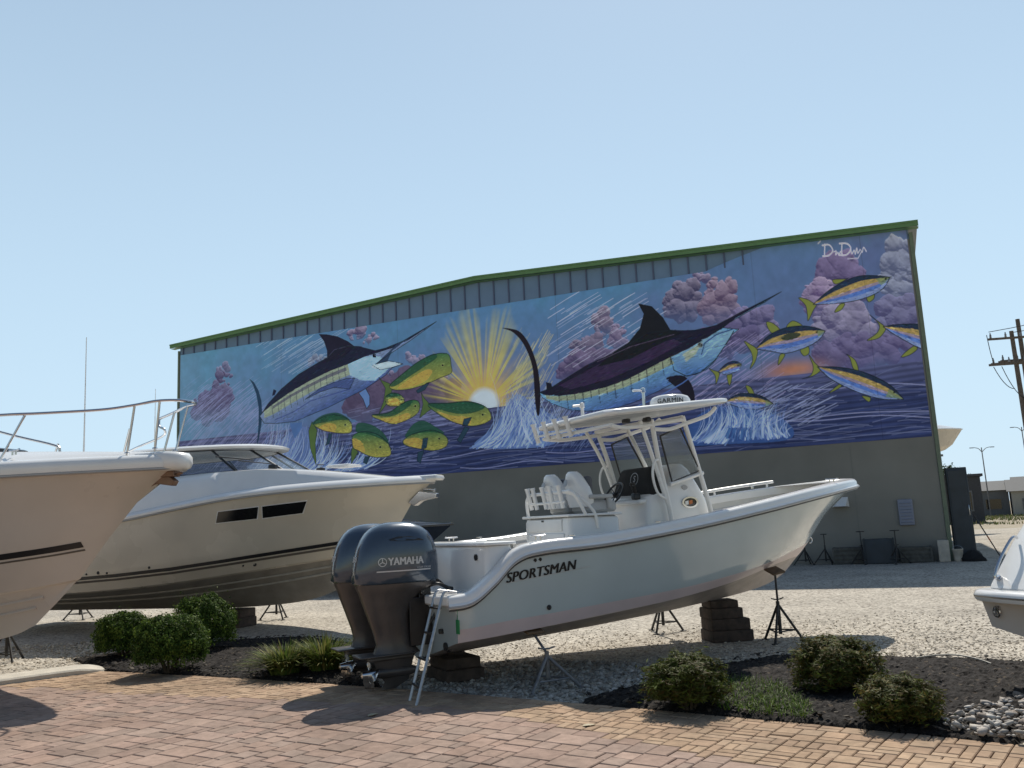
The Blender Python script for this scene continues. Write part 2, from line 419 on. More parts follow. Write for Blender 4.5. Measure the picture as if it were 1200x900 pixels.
def build_patio():
    verts, faces, cols = [], [], []
    C = .088                                          # grid cell
    nS, nB = int(_ln[-1] / C), int(7.2 / C)
    used = np.zeros((nS, nB), bool); rnd = random.Random(3)
    def border(s, b):
        x, y = paver_xy(s, b)
        lim = np.interp(x, [-8, -4, -1.5, 0, .7], [1.25, 1.05, .75, .45, .45])
        if b < lim: return True
        return (x - .15) * 1.6 + (y - 7.6) * 1.4 > 0   # wedge of small bricks on the right
    pal_big = [(.29, .205, .162), (.30, .21, .168), (.28, .203, .162), (.30, .215, .172), (.265, .197, .16), (.292, .202, .158), (.283, .205, .166)]
    pal_small = [(.34, .235, .155), (.36, .255, .17), (.32, .22, .148), (.37, .265, .18)]
    for j in range(nB):
        for i in range(nS):
            if used[i, j]: continue
            s0, b0 = i * C, j * C
            sm = border(s0 + C, b0 + C)
            opts = [(2, 1), (2, 2), (1, 2), (2, 1)] if sm else [(4, 3), (3, 3), (3, 2), (2, 2), (3, 2), (2, 3), (3, 2), (2, 2)]
            rnd.shuffle(opts); opts += [(2, 2), (2, 1), (1, 2), (1, 1)]
            for w, h in opts:
                if i + w > nS or j + h > nB: continue
                if used[i:i + w, j:j + h].any(): continue
                break
            used[i:i + w, j:j + h] = True
            cx, cy = paver_xy(s0 + w * C / 2, b0 + h * C / 2)
            if left_of_kerb(cx, cy) or cy < 1.5 or cx < -9.5 or cx > 6.5: continue
            g_ = .004 if sm else .0045; bv = .006
            zt = .032 + rnd.uniform(-.0025, .0025); tx, ty = rnd.uniform(-.002, .002), rnd.uniform(-.002, .002)
            o = len(verts)
            for (ins, z) in ((g_, .012), (g_, zt - bv), (g_ + bv, zt)):
                for (a, b) in ((s0 + ins, b0 + ins), (s0 + w * C - ins, b0 + ins), (s0 + w * C - ins, b0 + h * C - ins), (s0 + ins, b0 + h * C - ins)):
                    x, y = paver_xy(a, b); verts.append((x, y, z + ((a - s0) * tx + (b - b0) * ty) * (z > .02) * 4))
            for k in range(4):
                q = (k + 1) % 4
                faces.append((o + k, o + 4 + k, o + 4 + q, o + q)); faces.append((o + 4 + k, o + 8 + k, o + 8 + q, o + 4 + q))
            faces.append((o + 8, o + 11, o + 10, o + 9))
            c = np.array(rnd.choice(pal_small if sm else pal_big)); v = rnd.uniform(.88, 1.12)
            t = np.clip((s0 - 12) / 9, 0, 1)
            c = c * v
            cols += [c] * 9
    o = raw_mesh("paver_patio", verts, faces, 'paver'); 
    bm = bmesh.new(); bm.from_mesh(o.data); bmesh.ops.recalc_face_normals(bm, faces=bm.faces)
    bm.to_mesh(o.data); bm.free()
    set_paint(o.data, cols)
    return tag(o, kind='structure')
build_patio()
S_ = np.linspace(1.0, _ln[-1] - .5, 60)
px0, py0 = paver_xy(S_, .0); px1, py1 = paver_xy(S_, 7.2)
jv = [(x, y, .012) for x, y in zip(px0, py0)] + [(x, y, .012) for x, y in zip(px1, py1)]
jn = len(S_)
msk = [i for i in range(jn - 1) if px0[i] > -5.7 or True]
gj = MB().add(jv, [(i, i + 1, jn + i + 1, jn + i) for i in msk]).build("paver_bedding", 'grout', flat=True)
tag(gj, kind='structure')
# gravel pad beyond the kerb covers the bedding there
kp = [(-5.66, 12.05)] + KERB[1:] + [(-13, 7.8), (-13, 14.5), (-8, 14.5)]
tag(MB().add([(x, y, .024) for x, y in kp], [tuple(range(len(kp)))]).build("gravel_pad", 'gravel', flat=True), kind='structure')
# kerb
kb = MB(); rings = []
kc = curve([(x, y, 0) for x, y in KERB], 6)
for i, p in enumerate(kc):
    d = (kc[min(i + 1, len(kc) - 1)] - kc[max(i - 1, 0)]).normalized(); nn = Vector((-d.y, d.x, 0))
    w = .26 * min(1, (i + .35) / 5) ** .5; h = .10 * min(1, .45 + i / 8)
    rings.append([p + nn * a * w + Vector((0, 0, z)) for a, z in ((-1, -.01), (-1, h - .02), (-.9, h), (.9, h), (1, h - .02), (1, -.01))])
kb.loft(rings, True, True); tag(kb.build("kerb", 'concrete'), kind='structure')

# mulch beds
BED_R = [(.50, 8.40), (.55, 8.62), (1.35, 9.35), (2.28, 10.2), (2.9, 10.55), (3.77, 10.25), (5.2, 9.35), (7.2, 8.1), (7.4, 6.2), (4.6, 7.0), (3.75, 6.75), (3.35, 6.32)]
BED_R += [(x, float(np.polyval(EP, x)) + .01) for x in np.arange(3.2, .55, -.3)]
BED_L = [(-5.62, 12.0), (-6.1, 12.4), (-6.72, 13.24), (-6.37, 13.72), (-5.6, 14.3), (-4.78, 14.7), (-3.6, 14.6), (-2.6, 13.6), (-2.1, 12.2), (-1.85, 10.8), (-1.6, 9.75)]
BED_L += [(x, float(np.polyval(EP, x)) + .01) for x in np.arange(-1.8, -5.6, -.3)]
def build_bed(poly, name, seed):
    rng = np.random.default_rng(seed)
    c = .028; P = np.array(poly); x0, y0 = P.min(0) - c; x1, y1 = P.max(0) + c
    xs = np.arange(x0, x1, c); ys = np.arange(y0, y1, c); X, Y = np.meshgrid(xs, ys)
    D = np.full(X.shape, 9.)
    for i in range(len(poly)): D = np.minimum(D, seg_dist(X, Y, poly[i], poly[(i + 1) % len(poly)])[0])
    I = inside(X, Y, poly); D = np.where(I, D, -D)
    Z = .018 + .07 * np.clip(D / .5, 0, 1) ** .6 + rng.normal(0, .0065, X.shape) + .012 * np.sin(X * 3.1) * np.cos(Y * 2.7)
    Z = np.maximum(Z, .006); Z[D < .01] = .002
    X = X + rng.normal(0, .004, X.shape); Y = Y + rng.normal(0, .004, X.shape)
    keep = (D[:-1, :-1] > -.01)
    jj, ii = np.nonzero(keep); W = X.shape[1]
    f = np.stack([jj * W + ii, jj * W + ii + 1, (jj + 1) * W + ii + 1, (jj + 1) * W + ii], 1)
    o = raw_mesh(name, np.stack([X.ravel(), Y.ravel(), Z.ravel()], 1), f, 'mulch', smooth=False)
    base = np.array([.0155, .0125, .011]); k = rng.uniform(.55, 1.7, len(f))[:, None]; br = rng.random(len(f)) < .035
    cc = base * k; cc[br] = (.085, .065, .045)
    set_paint(o.data, cc)
    return tag(o, kind='structure')
build_bed(BED_R, "mulch_bed", 1); build_bed(BED_L, "mulch_bed", 2)

# loose stones
ICO_V, ICO_F = None, None
_b = bmesh.new(); bmesh.ops.create_icosphere(_b, subdivisions=1, radius=1); _b.verts.ensure_lookup_table()
ICO_V = np.array([v.co[:] for v in _b.verts]); ICO_F = np.array([[v.index for v in f.verts] for f in _b.faces]); _b.free()
def scatter_stones(name, pts, size, cols, seed, flat=.55, matn='stone', label=None, sm=False):
    rng = np.random.default_rng(seed); n = len(pts)
    sz = size[0] + (size[1] - size[0]) * rng.random(n) ** 2
    V = np.repeat(ICO_V[None], n, 0) * (1 + rng.normal(0, .16, (n, len(ICO_V), 1)))
    sc = np.stack([sz * rng.uniform(.8, 1.3, n), sz * rng.uniform(.6, 1, n), sz * flat * rng.uniform(.7, 1.2, n)], 1)
    V = V * sc[:, None, :]
    a = rng.random(n) * 6.283; ca, sa = np.cos(a)[:, None], np.sin(a)[:, None]
    tilt = rng.normal(0, .3, n)[:, None]; V[:, :, 2] += V[:, :, 0] * tilt
    x = V[:, :, 0] * ca - V[:, :, 1] * sa; y = V[:, :, 0] * sa + V[:, :, 1] * ca
    p = np.asarray(pts); zz = p[:, 2] if p.shape[1] > 2 else np.zeros(n)
    V = np.stack([x + p[:, 0:1], y + p[:, 1:2], V[:, :, 2] + zz[:, None] + (sc[:, 2] * .35)[:, None]], 2)
    F = (ICO_F[None] + (np.arange(n) * len(ICO_V))[:, None, None]).reshape(-1, 3)
    o = raw_mesh(name, V.reshape(-1, 3), F, matn, smooth=sm)
    c = np.array(cols)[rng.integers(0, len(cols), n)] * rng.uniform(.75, 1.2, (n, 1))
    set_paint(o.data, np.repeat(c, len(ICO_F), 0))
    return tag(o, kind='stuff')
def rand_in(poly, n, seed, excl=()):
    rng = np.random.default_rng(seed); P = np.array(poly); a, b = P.min(0), P.max(0)
    q = rng.random((n, 2)) * (b - a) + a
    k = inside(q[:, 0], q[:, 1], poly)
    for e in excl: k &= ~inside(q[:, 0], q[:, 1], e)
    return q[k]
GCOL = [(.46, .41, .33), (.52, .47, .39), (.32, .28, .23), (.58, .53, .45), (.38, .32, .24)]
pat = [(x, float(np.polyval(EP, x)) + .01) for x in np.arange(-1.5, .55, .2)]
NEAR = pat + [(.55, 8.62), (1.35, 9.35), (2.28, 10.2), (2.9, 10.6), (3.77, 10.3), (5.2, 9.4), (9, 7.2), (12, 9), (12, 14.5), (-1.8, 14.5), (-2.1, 12.2), (-1.85, 10.8)]
NEARL = [(-5.7, 12.1), (-6.1, 12.45), (-6.75, 13.3), (-6.3, 14.3), (-7, 15.5), (-12, 15.5), (-12, 9), (-8.8, 9.25), (-7.0, 11.2), (-6.3, 11.85)]
p = rand_in(NEAR, 30000, 5, [BED_R]); p = p[RNG.random(len(p)) < np.clip((14.6 - p[:, 1]) / 3.5, 0, 1)]; scatter_stones("gravel_stones", p, (.008, .021), GCOL, 5)
p = rand_in(NEARL, 11000, 6, [BED_L]); scatter_stones("gravel_stones", np.c_[p, np.full(len(p), .02)], (.010, .03), GCOL, 6)
UND = pat + [(.55, 8.62), (1.2, 9.25), (1.9, 10.1), (.8, 11.0), (-.6, 11.3), (-1.7, 11)]
p = rand_in(UND, 2600, 8); scatter_stones("river_stones", p, (.018, .045), [(.30, .28, .25), (.38, .36, .32), (.24, .21, .18), (.45, .42, .38)], 8, sm=True)
RIV = [(3.02, 6.60), (3.2, 6.95), (3.75, 7.40), (4.6, 7.7), (6, 7.2), (6, 4.2)]
p = rand_in(RIV, 4200, 9); p = p[p[:, 0] < 6]
ey = np.polyval(EP, p[:, 0]); p = p[p[:, 1] > ey]
scatter_stones("river_stones", np.c_[p, .05 + RNG.random(len(p)) * .05], (.016, .048), [(.42, .39, .35), (.50, .47, .43), (.34, .31, .28), (.30, .25, .21)], 9, sm=True)
# shredded bark chips on the beds
for nm, poly, n, sd in (("mulch_chips", BED_R, 5200, 11), ("mulch_chips", BED_L, 5200, 12)):
    p = rand_in(poly, n, sd)
    scatter_stones(nm, np.c_[p, np.full(len(p), .075)], (.010, .034), [(.015, .012, .01), (.026, .02, .015), (.04, .03, .022), (.012, .01, .009), (.08, .065, .048)], sd, flat=.2, matn='stone')

# ================================================================ WAREHOUSE
WO = (12.678, 26.101, 0); WR = math.atan2(.399, -.917)   # local x along the wall, local y towards the camera
wh = empty("warehouse", WO, WR, "long grey gabled warehouse with a marine fish mural and green roof trim", "building")
WL, WD, HE, HR = 30.1, 20.0, 10.32, 11.02
M['stucco'] = mat("grey green stucco", (.25, .245, .22), .9, var=.13, scale=.45, bump=.25, bscale=40)
M['rib'] = mat("blue ribbed siding", (.17, .27, .42), .5, var=.05, scale=2)
M['ribline'] = mat("siding rib", (.10, .13, .22), .5)
M['green_trim'] = mat("green metal trim", (.13, .26, .10), .45, var=.08)
M['roof'] = mat("grey metal roof", (.35, .37, .36), .5, var=.1)
MZ0, MZ1 = 3.70, 9.92
b = MB()
b.add([(0, 0, 0), (WL, 0, 0), (WL, 0, MZ1), (0, 0, MZ1), (0, -WD, 0), (WL, -WD, 0), (WL, -WD, MZ1), (0, -WD, MZ1)],
      [(0, 1, 2, 3), (1, 5, 6, 2), (4, 0, 3, 7), (5, 4, 7, 6)])
b.build("wall", 'stucco', wh, flat=True)
b = MB()      # gable siding
b.prism([(0, MZ1 + .002), (WL, MZ1 + .002), (WL, HE - .02), (WL / 2, HR - .02), (0, HE - .02)], -.02, -WD + .02)
b.build("gable_siding", 'rib', wh, flat=True)
b = MB()
for s in np.arange(5.1, WL, .62):
    top = HE + (HR - HE) * (1 - abs(s - WL / 2) / (WL / 2)) - .05
    b.box((s, .0, (MZ1 + top) / 2), (.05, .05, top - MZ1 - .02))
b.build("siding_rib", 'ribline', wh, flat=True)
b = MB()
for sgn in (0, 1):
    x0, x1 = (-.28, WL / 2) if sgn == 0 else (WL / 2, WL + .28)
    z0, z1 = (HE - .013, HR) if sgn == 0 else (HR, HE - .013)
    b.add([(x0, .26, z0), (x1, .26, z1), (x1, -WD - .2, z1), (x0, -WD - .2, z0), (x0, .26, z0 + .05), (x1, .26, z1 + .05), (x1, -WD - .2, z1 + .05), (x0, -WD - .2, z0 + .05)],
          [(0, 1, 2, 3), (4, 5, 6, 7), (0, 1, 5, 4), (3, 2, 6, 7), (0, 3, 7, 4), (1, 2, 6, 5)])
b.build("roof", 'roof', wh, flat=True)
b = MB()      # rake trim along the gable
for sgn in (0, 1):
    x0, x1 = (-.3, WL / 2) if sgn == 0 else (WL / 2, WL + .3)
    z0, z1 = (HE, HR) if sgn == 0 else (HR, HE)
    for (y0, y1, a, c) in ((.265, .31, -.10, .07), (.31, .335, .02, .08)):
        b.add([(x0, y0, z0 + a), (x1, y0, z1 + a), (x1, y0, z1 + c), (x0, y0, z0 + c), (x0, y1, z0 + a), (x1, y1, z1 + a), (x1, y1, z1 + c), (x0, y1, z0 + c)],
              [(0, 1, 2, 3), (4, 5, 6, 7), (0, 1, 5, 4), (3, 2, 6, 7), (0, 3, 7, 4), (1, 2, 6, 5)])
    b.add([(x0, 0, z0 - .115), (x1, 0, z1 - .115), (x1, .265, z1 - .115), (x0, .265, z0 - .115)], [(0, 1, 2, 3)])
b.build("rake_trim", 'green_trim', wh, flat=True)
b = MB(); b.box((-.065, -.06, HE / 2 - .1), (.12, .2, HE - .2)); b.build("corner_trim", mat("dull green corner trim", (.16, .20, .14), .6, var=.1), wh, flat=True, bevel=.01)
b = MB(); b.box((WL + .045, -.06, HE / 2 - .1), (.09, .2, HE - .2)); b.build("corner_trim", bpy.data.materials["dull green corner trim"], wh, flat=True, bevel=.01)
b = MB(); b.rbox((1.02, .05, 1.47), (.42, .10, .78), .03, rot=None); b.build("louvre_vent", mat("blue grey vent", (.23, .25, .32), .5), wh)
b = MB()
for k in range(7): b.box((1.02, .105, 1.18 + k * .095), (.32, .015, .03), rot=Matrix.Rotation(R(30), 3, 'X'))
b.build("vent_slat", bpy.data.materials["blue grey vent"], wh)
b = MB(); b.add([(2.6, .01, 1.72), (3.1, .01, 1.72), (3.0, .34, 1.74), (2.7, .34, 1.74), (2.62, .01, 2.02), (3.08, .01, 2.02), (2.95, .2, 1.86), (2.75, .2, 1.86)],
                [(0, 1, 2, 3), (4, 5, 6, 7), (0, 1, 5, 4), (1, 2, 6, 5), (2, 3, 7, 6), (3, 0, 4, 7)]).build("wall_light", 'powder', wh, flat=True)
b = MB()
for s in np.arange(2.4, WL, 4.9): b.box((s, .003, MZ0 / 2), (.02, .006, MZ0 - .1))
b.build("wall_joint", mat("stucco joint", (.22, .22, .2), .9), wh, flat=True)
# ================================================================ MURAL (painted on a fine grid of the wall panel)
HM = (-42.34882, 5.380388, 43.599322, -1.153943, -46.260298, 31.677355, .6622152, .206906)
MW, MH = 3000, 616
MK = .46                                    # how much of the paint's own value is lost in the shade of the wall
def mp(pts):
    p = np.asarray(pts, float).reshape(-1, 2) / 1000.0
    d = HM[6] * p[:, 0] + HM[7] * p[:, 1] + 1
    s = (HM[0] * p[:, 0] + HM[1] * p[:, 1] + HM[2]) / d; z = (HM[3] * p[:, 0] + HM[4] * p[:, 1] + HM[5]) / d
    return np.stack([(30.05 - s) / 30.0 * MW, (MZ1 - z) / (MZ1 - MZ0) * MH], 1)
def lin(c): 
    c = np.array(c, float) / 255.0
    return np.where(c <= .04045, c / 12.92, ((c + .055) / 1.055) ** 2.4)
def spl(pts, n=6, closed=False):
    P = np.asarray(pts, float); out = []
    N = len(P)
    for i in range(N if closed else N - 1):
        if closed: a, b, c, d = P[(i - 1) % N], P[i], P[(i + 1) % N], P[(i + 2) % N]
        else: a, b, c, d = P[max(i - 1, 0)], P[i], P[i + 1], P[min(i + 2, N - 1)]
        for k in range(n):
            t = k / n; out.append(.5 * (2 * b + (c - a) * t + (2 * a - 5 * b + 4 * c - d) * t * t + (3 * b - 3 * c + d - a) * t ** 3))
    if not closed: out.append(P[-1])
    return np.array(out)
def vnoise(w, h, cell, rng):
    gx, gy = int(w / cell) + 3, int(h / cell) + 3; g_ = rng.random((gy, gx))
    x = np.arange(w) / cell; y = np.arange(h) / cell; xi = x.astype(int); yi = y.astype(int)
    fx = x - xi; fy = y - yi; fx = fx * fx * (3 - 2 * fx); fy = (fy * fy * (3 - 2 * fy))[:, None]
    a = g_[yi][:, xi]; b_ = g_[yi][:, xi + 1]; c = g_[yi + 1][:, xi]; d = g_[yi + 1][:, xi + 1]
    return (a * (1 - fx) + b_ * fx) * (1 - fy) + (c * (1 - fx) + d * fx) * fy
def fbm(w, h, cell, rng, o=5):
    r = 0; a = 1; t = 0
    for _ in range(o): r = r + a * vnoise(w, h, cell, rng); t += a; a *= .55; cell = max(cell / 2, 1.5)
    return r / t
class Canvas:
    def __init__(s): s.a = np.zeros((MH, MW, 3)); s.rng = np.random.default_rng(21)
    def box(s, P, pad):
        x0, y0 = np.floor(P.min(0) - pad).astype(int); x1, y1 = np.ceil(P.max(0) + pad).astype(int)
        x0, y0 = max(x0, 0), max(y0, 0); x1, y1 = min(x1, MW), min(y1, MH)
        if x1 <= x0 or y1 <= y0: return None
        Y, X = np.mgrid[y0:y1, x0:x1]; return (slice(y0, y1), slice(x0, x1)), X + .5, Y + .5
    def fill(s, pts, col, alpha=1.0, raw=False, col2=None, a0=None, a1=None):
        """polygon; with col2 the colour runs from a0 to a1 (sketch points)"""
        P = pts if raw else mp(pts); q = s.box(P, 1)
        if q is None: return
        sl, X, Y = q; I = inside(X, Y, P)
        c = lin(col)
        if col2 is not None:
            A, B = mp([a0, a1]); d = B - A; t = np.clip(((X - A[0]) * d[0] + (Y - A[1]) * d[1]) / (d @ d), 0, 1)[..., None]
            c = c * (1 - t) + lin(col2) * t
        al = (I * alpha)[..., None]; s.a[sl] = s.a[sl] * (1 - al) + c * al
    def stroke(s, pts, w, col, alpha=1.0, raw=False, taper=False):
        P = pts if raw else mp(pts); n = len(P) - 1; q = s.box(P, w + 2)
        if q is None: return
        sl, X, Y = q; D = np.full(X.shape, 0.0)
        for i in range(n):
            d, t = seg_dist(X, Y, P[i], P[i + 1])
            ww = w * (1 - (i + t) / n * .85) if taper else w
            D = np.maximum(D, np.clip(ww / 2 + .5 - d, 0, 1))
        al = (D * alpha)[..., None]; s.a[sl] = s.a[sl] * (1 - al) + lin(col) * al
FISH = []
def fishdab(C, rng):
    """short brush strokes following each fish: scales, sheen and mottling"""
    for P, L, n in FISH:
        mn, mx = P.min(0), P.max(0); k = 0; tries = 0
        ax = np.linalg.svd(P - P.mean(0), full_matrices=False)[2][0]
        while k < n and tries < n * 4:
            tries += 1; q = mn + rng.random(2) * (mx - mn)
            if not inside(np.array([q[0]]), np.array([q[1]]), P)[0]: continue
            k += 1; iy, ix = int(min(max(q[1], 0), MH - 1)), int(min(max(q[0], 0), MW - 1)); c = C.a[iy, ix]
            m_ = rng.choice([.55, .7, 1.35, 1.6]); cc = np.clip(c * m_ + rng.normal(0, .01, 3), 0, 1)
            sr = np.where(cc <= .0031308, cc * 12.92, 1.055 * cc ** (1 / 2.4) - .055) * 255
            d = ax * L * rng.uniform(.4, 1.2) + rng.normal(0, 1.2, 2)
            C.stroke(np.array([q - d / 2, q + d / 2]), rng.uniform(1.4, 3.2), tuple(sr), .6, raw=True)
def paint_mural():
    C = Canvas(); rng = C.rng; A = C.a
    Y, X = np.mgrid[0:MH, 0:MW]; u = X / MW; v = Y / MH
    hor = mp([[1080, 423]])[0, 1] / MH
    n1 = fbm(MW, MH, 420, rng); n2 = fbm(MW, MH, 160, rng); n3 = fbm(MW, MH, 60, rng); nf = fbm(MW, MH, 22, rng, 4)
    top = lin((74, 124, 168)); teal = lin((66, 142, 172)); pur = lin((90, 86, 136)); mid = lin((92, 108, 158))
    k = np.clip(v / hor, 0, 1)[..., None]
    sky_ = top * (1 - k) + mid * k
    lk = np.clip(1 - u / .22, 0, 1)[..., None]; sky_ = sky_ * (1 - lk * .6) + lin((96, 150, 178)) * lk * .6
    rk = np.clip((u - .72) / .28 + (n1 - .5) * 1.2, 0, 1)[..., None]; sky_ = sky_ * (1 - rk * .85) + pur * rk * .85
    tk = np.clip((n2 - .5) * 3, 0, 1)[..., None]; sky_ = sky_ * (1 - tk * .4) + teal * tk * .4
    A[:] = sky_
    # clouds: many lit puffs
    def cloud(cx, cy, rx, ry, n, dark, light, seed, glow=.9):
        r = np.random.default_rng(seed)
        c0 = mp([[cx, cy]])[0]; ex = mp([[cx + rx, cy]])[0] - c0; ey = mp([[cx, cy + ry]])[0] - c0
        RX, RY = abs(ex[0]), abs(ey[1])
        x0, x1 = int(max(c0[0] - RX * 1.6 - 20, 0)), int(min(c0[0] + RX * 1.6 + 20, MW)); y0, y1 = int(max(c0[1] - RY * 1.7 - 20, 0)), int(min(c0[1] + RY * 1.7 + 20, MH))
        if x1 <= x0 + 4 or y1 <= y0 + 4: return
        sl = (slice(y0, y1), slice(x0, x1)); YY, XX = np.mgrid[y0:y1, x0:x1].astype(float)
        XX = XX + (n3[sl] - .5) * 34 + (nf[sl] - .5) * 12; YY = YY + (n2[sl] - .5) * 30 + (nf[sl][:, ::-1] - .5) * 12
        Hh = np.zeros(XX.shape); base = min(RX, RY * 1.3)
        for i in range(n + n // 2):
            a = r.random() * 6.283; q = r.random() ** .5; big = i < n // 3
            px, py = c0[0] + math.cos(a) * q * RX, c0[1] + math.sin(a) * q * RY
            rr = base * ((.42 + .25 * r.random()) if big else (.14 + .20 * r.random())) * (1.05 - .35 * q)
            d2 = (XX - px) ** 2 + (YY - py) ** 2
            Hh = np.maximum(Hh, np.sqrt(np.clip(rr * rr - d2, 0, None)) + (rr * .35) * (d2 < rr * rr))
        Hh = Hh + (nf[sl] - .5) * 9 * (Hh > 0) + (n3[sl] - .5) * 8 * (Hh > 0)
        for _ in range(2): Hh[1:-1, 1:-1] = (Hh[1:-1, 1:-1] * 2 + Hh[:-2, 1:-1] + Hh[2:, 1:-1] + Hh[1:-1, :-2] + Hh[1:-1, 2:]) / 6
        gy, gx = np.gradient(Hh); nl = 1 / np.sqrt(gx * gx + gy * gy + 1.6)
        lam = (gy * .82 - gx * .30 + .25) * nl                     # lit from above
        t = np.clip(.16 + .62 * lam + (nf[sl] - .5) * .5, 0, 1)
        edge = np.clip(Hh / 7, 0, 1); rim = np.clip(1 - Hh / 16, 0, 1) * np.clip(lam * 1.6, 0, 1) * glow
        t = np.clip(t + rim * .8, 0, 1)[..., None]
        low = np.clip((YY - c0[1]) / (RY * 1.3), 0, 1)
        al = (edge * (.94 - .5 * low))[..., None]
        A[sl] = A[sl] * (1 - al) + (lin(dark) * (1 - t) + lin(light) * t) * al
    P_, L_ = (72, 58, 98), (176, 160, 190)
    cloud(262, 432, 7, 8, 12, (88, 84, 122), (150, 150, 185), 1); cloud(263, 452, 10, 20, 26, P_, (132, 126, 165), 2); cloud(250, 475, 26, 18, 40, P_, (110, 105, 150), 3)
    cloud(419, 391, 9, 8, 14, P_, L_, 4); cloud(436, 398, 8, 6, 12, (84, 74, 110), L_, 5); cloud(372, 421, 10, 7, 10, (90, 96, 130), (150, 165, 190), 6)
    cloud(486, 421, 9, 8, 12, (82, 86, 122), L_, 7); cloud(455, 447, 10, 9, 14, P_, L_, 8); cloud(513, 455, 12, 16, 26, P_, L_, 9)
    cloud(470, 470, 70, 26, 80, (80, 62, 92), (112, 92, 124), 10, .4)
    cloud(705, 378, 14, 15, 22, (78, 66, 100), (172, 152, 176), 11); cloud(724, 396, 12, 17, 22, (86, 70, 108), (168, 148, 178), 12); cloud(688, 404, 18, 12, 22, (70, 60, 96), (160, 142, 168), 13)
    cloud(690, 432, 38, 18, 60, (76, 60, 100), (140, 120, 158), 14, .6)
    cloud(818, 328, 11, 9, 14, (76, 64, 104), L_, 15); cloud(800, 352, 19, 24, 40, (64, 56, 90), (166, 152, 178), 16); cloud(842, 350, 20, 26, 40, (90, 66, 98), (182, 156, 178), 17)
    cloud(880, 380, 26, 22, 50, (66, 60, 104), (160, 146, 190), 18); cloud(850, 400, 40, 18, 50, (66, 58, 100), (120, 110, 158), 19, .5)
    cloud(985, 330, 30, 26, 60, (78, 62, 106), (150, 130, 176), 20, .7); cloud(960, 350, 20, 24, 40, (94, 72, 120), (196, 172, 204), 21)
    cloud(1056, 330, 22, 42, 70, (88, 94, 128), (178, 182, 206), 22); cloud(1050, 375, 26, 26, 50, (76, 72, 116), (150, 146, 186), 23)
    cloud(985, 385, 34, 28, 70, (86, 78, 120), (190, 178, 208), 24); cloud(1010, 410, 60, 18, 70, (76, 66, 112), (136, 124, 168), 25, .6)
    # sunburst
    sc = mp([[567, 474]])[0]; d = np.hypot(X - sc[0], Y - sc[1]); ang = np.arctan2(sc[1] - Y, X - sc[0])
    above = (Y < hor * MH + 4)
    rad_px = abs(mp([[567, 452]])[0, 1] - sc[1])
    rn = np.interp(ang, np.linspace(-math.pi, math.pi, 210), np.random.default_rng(5).random(210)); rays = np.clip((rn - .30) * 2.6 + .25 * np.sin(ang * 60), 0, 1)
    reach = rad_px * (2.1 + 1.9 * np.clip(np.sin(ang), 0, 1)) * (.75 + .5 * np.interp(ang, np.linspace(-math.pi, math.pi, 90), np.random.default_rng(6).random(90)))
    fall = np.clip(1 - (d - rad_px) / reach, 0, 1)
    al = (above * np.clip(rays * fall ** .75 * 1.15, 0, 1) * .9)[..., None]; A[:] = A * (1 - al) + lin((206, 196, 62)) * al
    al = (above * fall ** 2.6 * .9)[..., None]; A[:] = A * (1 - al) + lin((216, 178, 72)) * al
    core = np.clip((rad_px * 1.0 - d) / (rad_px * .3), 0, 1)
    al = (above * core)[..., None]; A[:] = A * (1 - al) + lin((206, 218, 226)) * al
    # orange glimmer between the tuna
    q = mp([[930, 433]])[0]; gl = np.exp(-(((X - q[0]) / 90) ** 2 + ((Y - q[1]) / 28) ** 2)); al = (gl * .8)[..., None]; A[:] = A * (1 - al) + lin((200, 122, 60)) * al
    # sea
    sea = (Y > hor * MH)
    ks = np.clip((v - hor) / (1 - hor), 0, 1)[..., None]
    seac = lin((80, 84, 126)) * (1 - np.clip(ks * 2.2, 0, 1)) + lin((44, 56, 102)) * np.clip(ks * 2.2, 0, 1)
    band = (np.sin(v * 210 + 5 * n1 + 2.2 * np.sin(u * 26)) * .5 + .5)[..., None]
    seac = seac * (.70 + .5 * band) * (.8 + .5 * n2[..., None])
    A[sea] = seac[sea]
    for i in range(420):
        x = rng.random() * MW; y = hor * MH + (1 - hor) * MH * rng.random() ** .8; L = 60 + 320 * rng.random() * ((y / MH - hor) / (1 - hor) + .15)
        t = np.linspace(0, 1, 9); ph = rng.random() * 6
        pts = np.stack([x + t * L, y + np.sin(t * 3.1 + ph) * 7 * (y / MH) + (t - .5) * rng.normal(0, 8)], 1)
        C.stroke(pts, 1.5 + rng.random() * 1.6, (110, 118, 160) if rng.random() < .6 else (32, 38, 76), .35 + .4 * rng.random(), raw=True)
    for x0, x1, y0, y1 in ((660, 800, 505, 495), (700, 860, 520, 512), (820, 1090, 500, 480), (900, 1095, 492, 488), (640, 780, 530, 522), (540, 660, 548, 540), (930, 1090, 455, 450), (480, 640, 540, 520)):
        t = np.linspace(0, 1, 14)[:, None]; C.stroke(np.concatenate([x0 + (x1 - x0) * t, y0 + (y1 - y0) * t + 2.5 * np.sin(t * 7)], 1), 3.0, (150, 152, 196), .75)
    # wave crests: fans of curved foam strokes
    def wave(bx0, by0, bx1, by1, tx, ty, n, cols, seed, bend=.35, jit=6):
        r = np.random.default_rng(seed)
        for i in range(n):
            t = r.random(); a = np.array([bx0 + (bx1 - bx0) * t, by0 + (by1 - by0) * t]) + r.normal(0, 1.2, 2)
            e = np.array([tx + (t - .5) * jit * 3, ty]) + r.normal(0, jit, 2); m = (a + e) / 2 + np.array([(e - a)[1], -(e - a)[0]]) * bend * (.7 + .6 * r.random())
            q = np.linspace(0, 1, 8)[:, None]; pts = a * (1 - q) ** 2 + 2 * m * q * (1 - q) + e * q * q
            C.stroke(pts, 2.0 + 4.5 * r.random(), cols[r.integers(len(cols))], .75, taper=True)
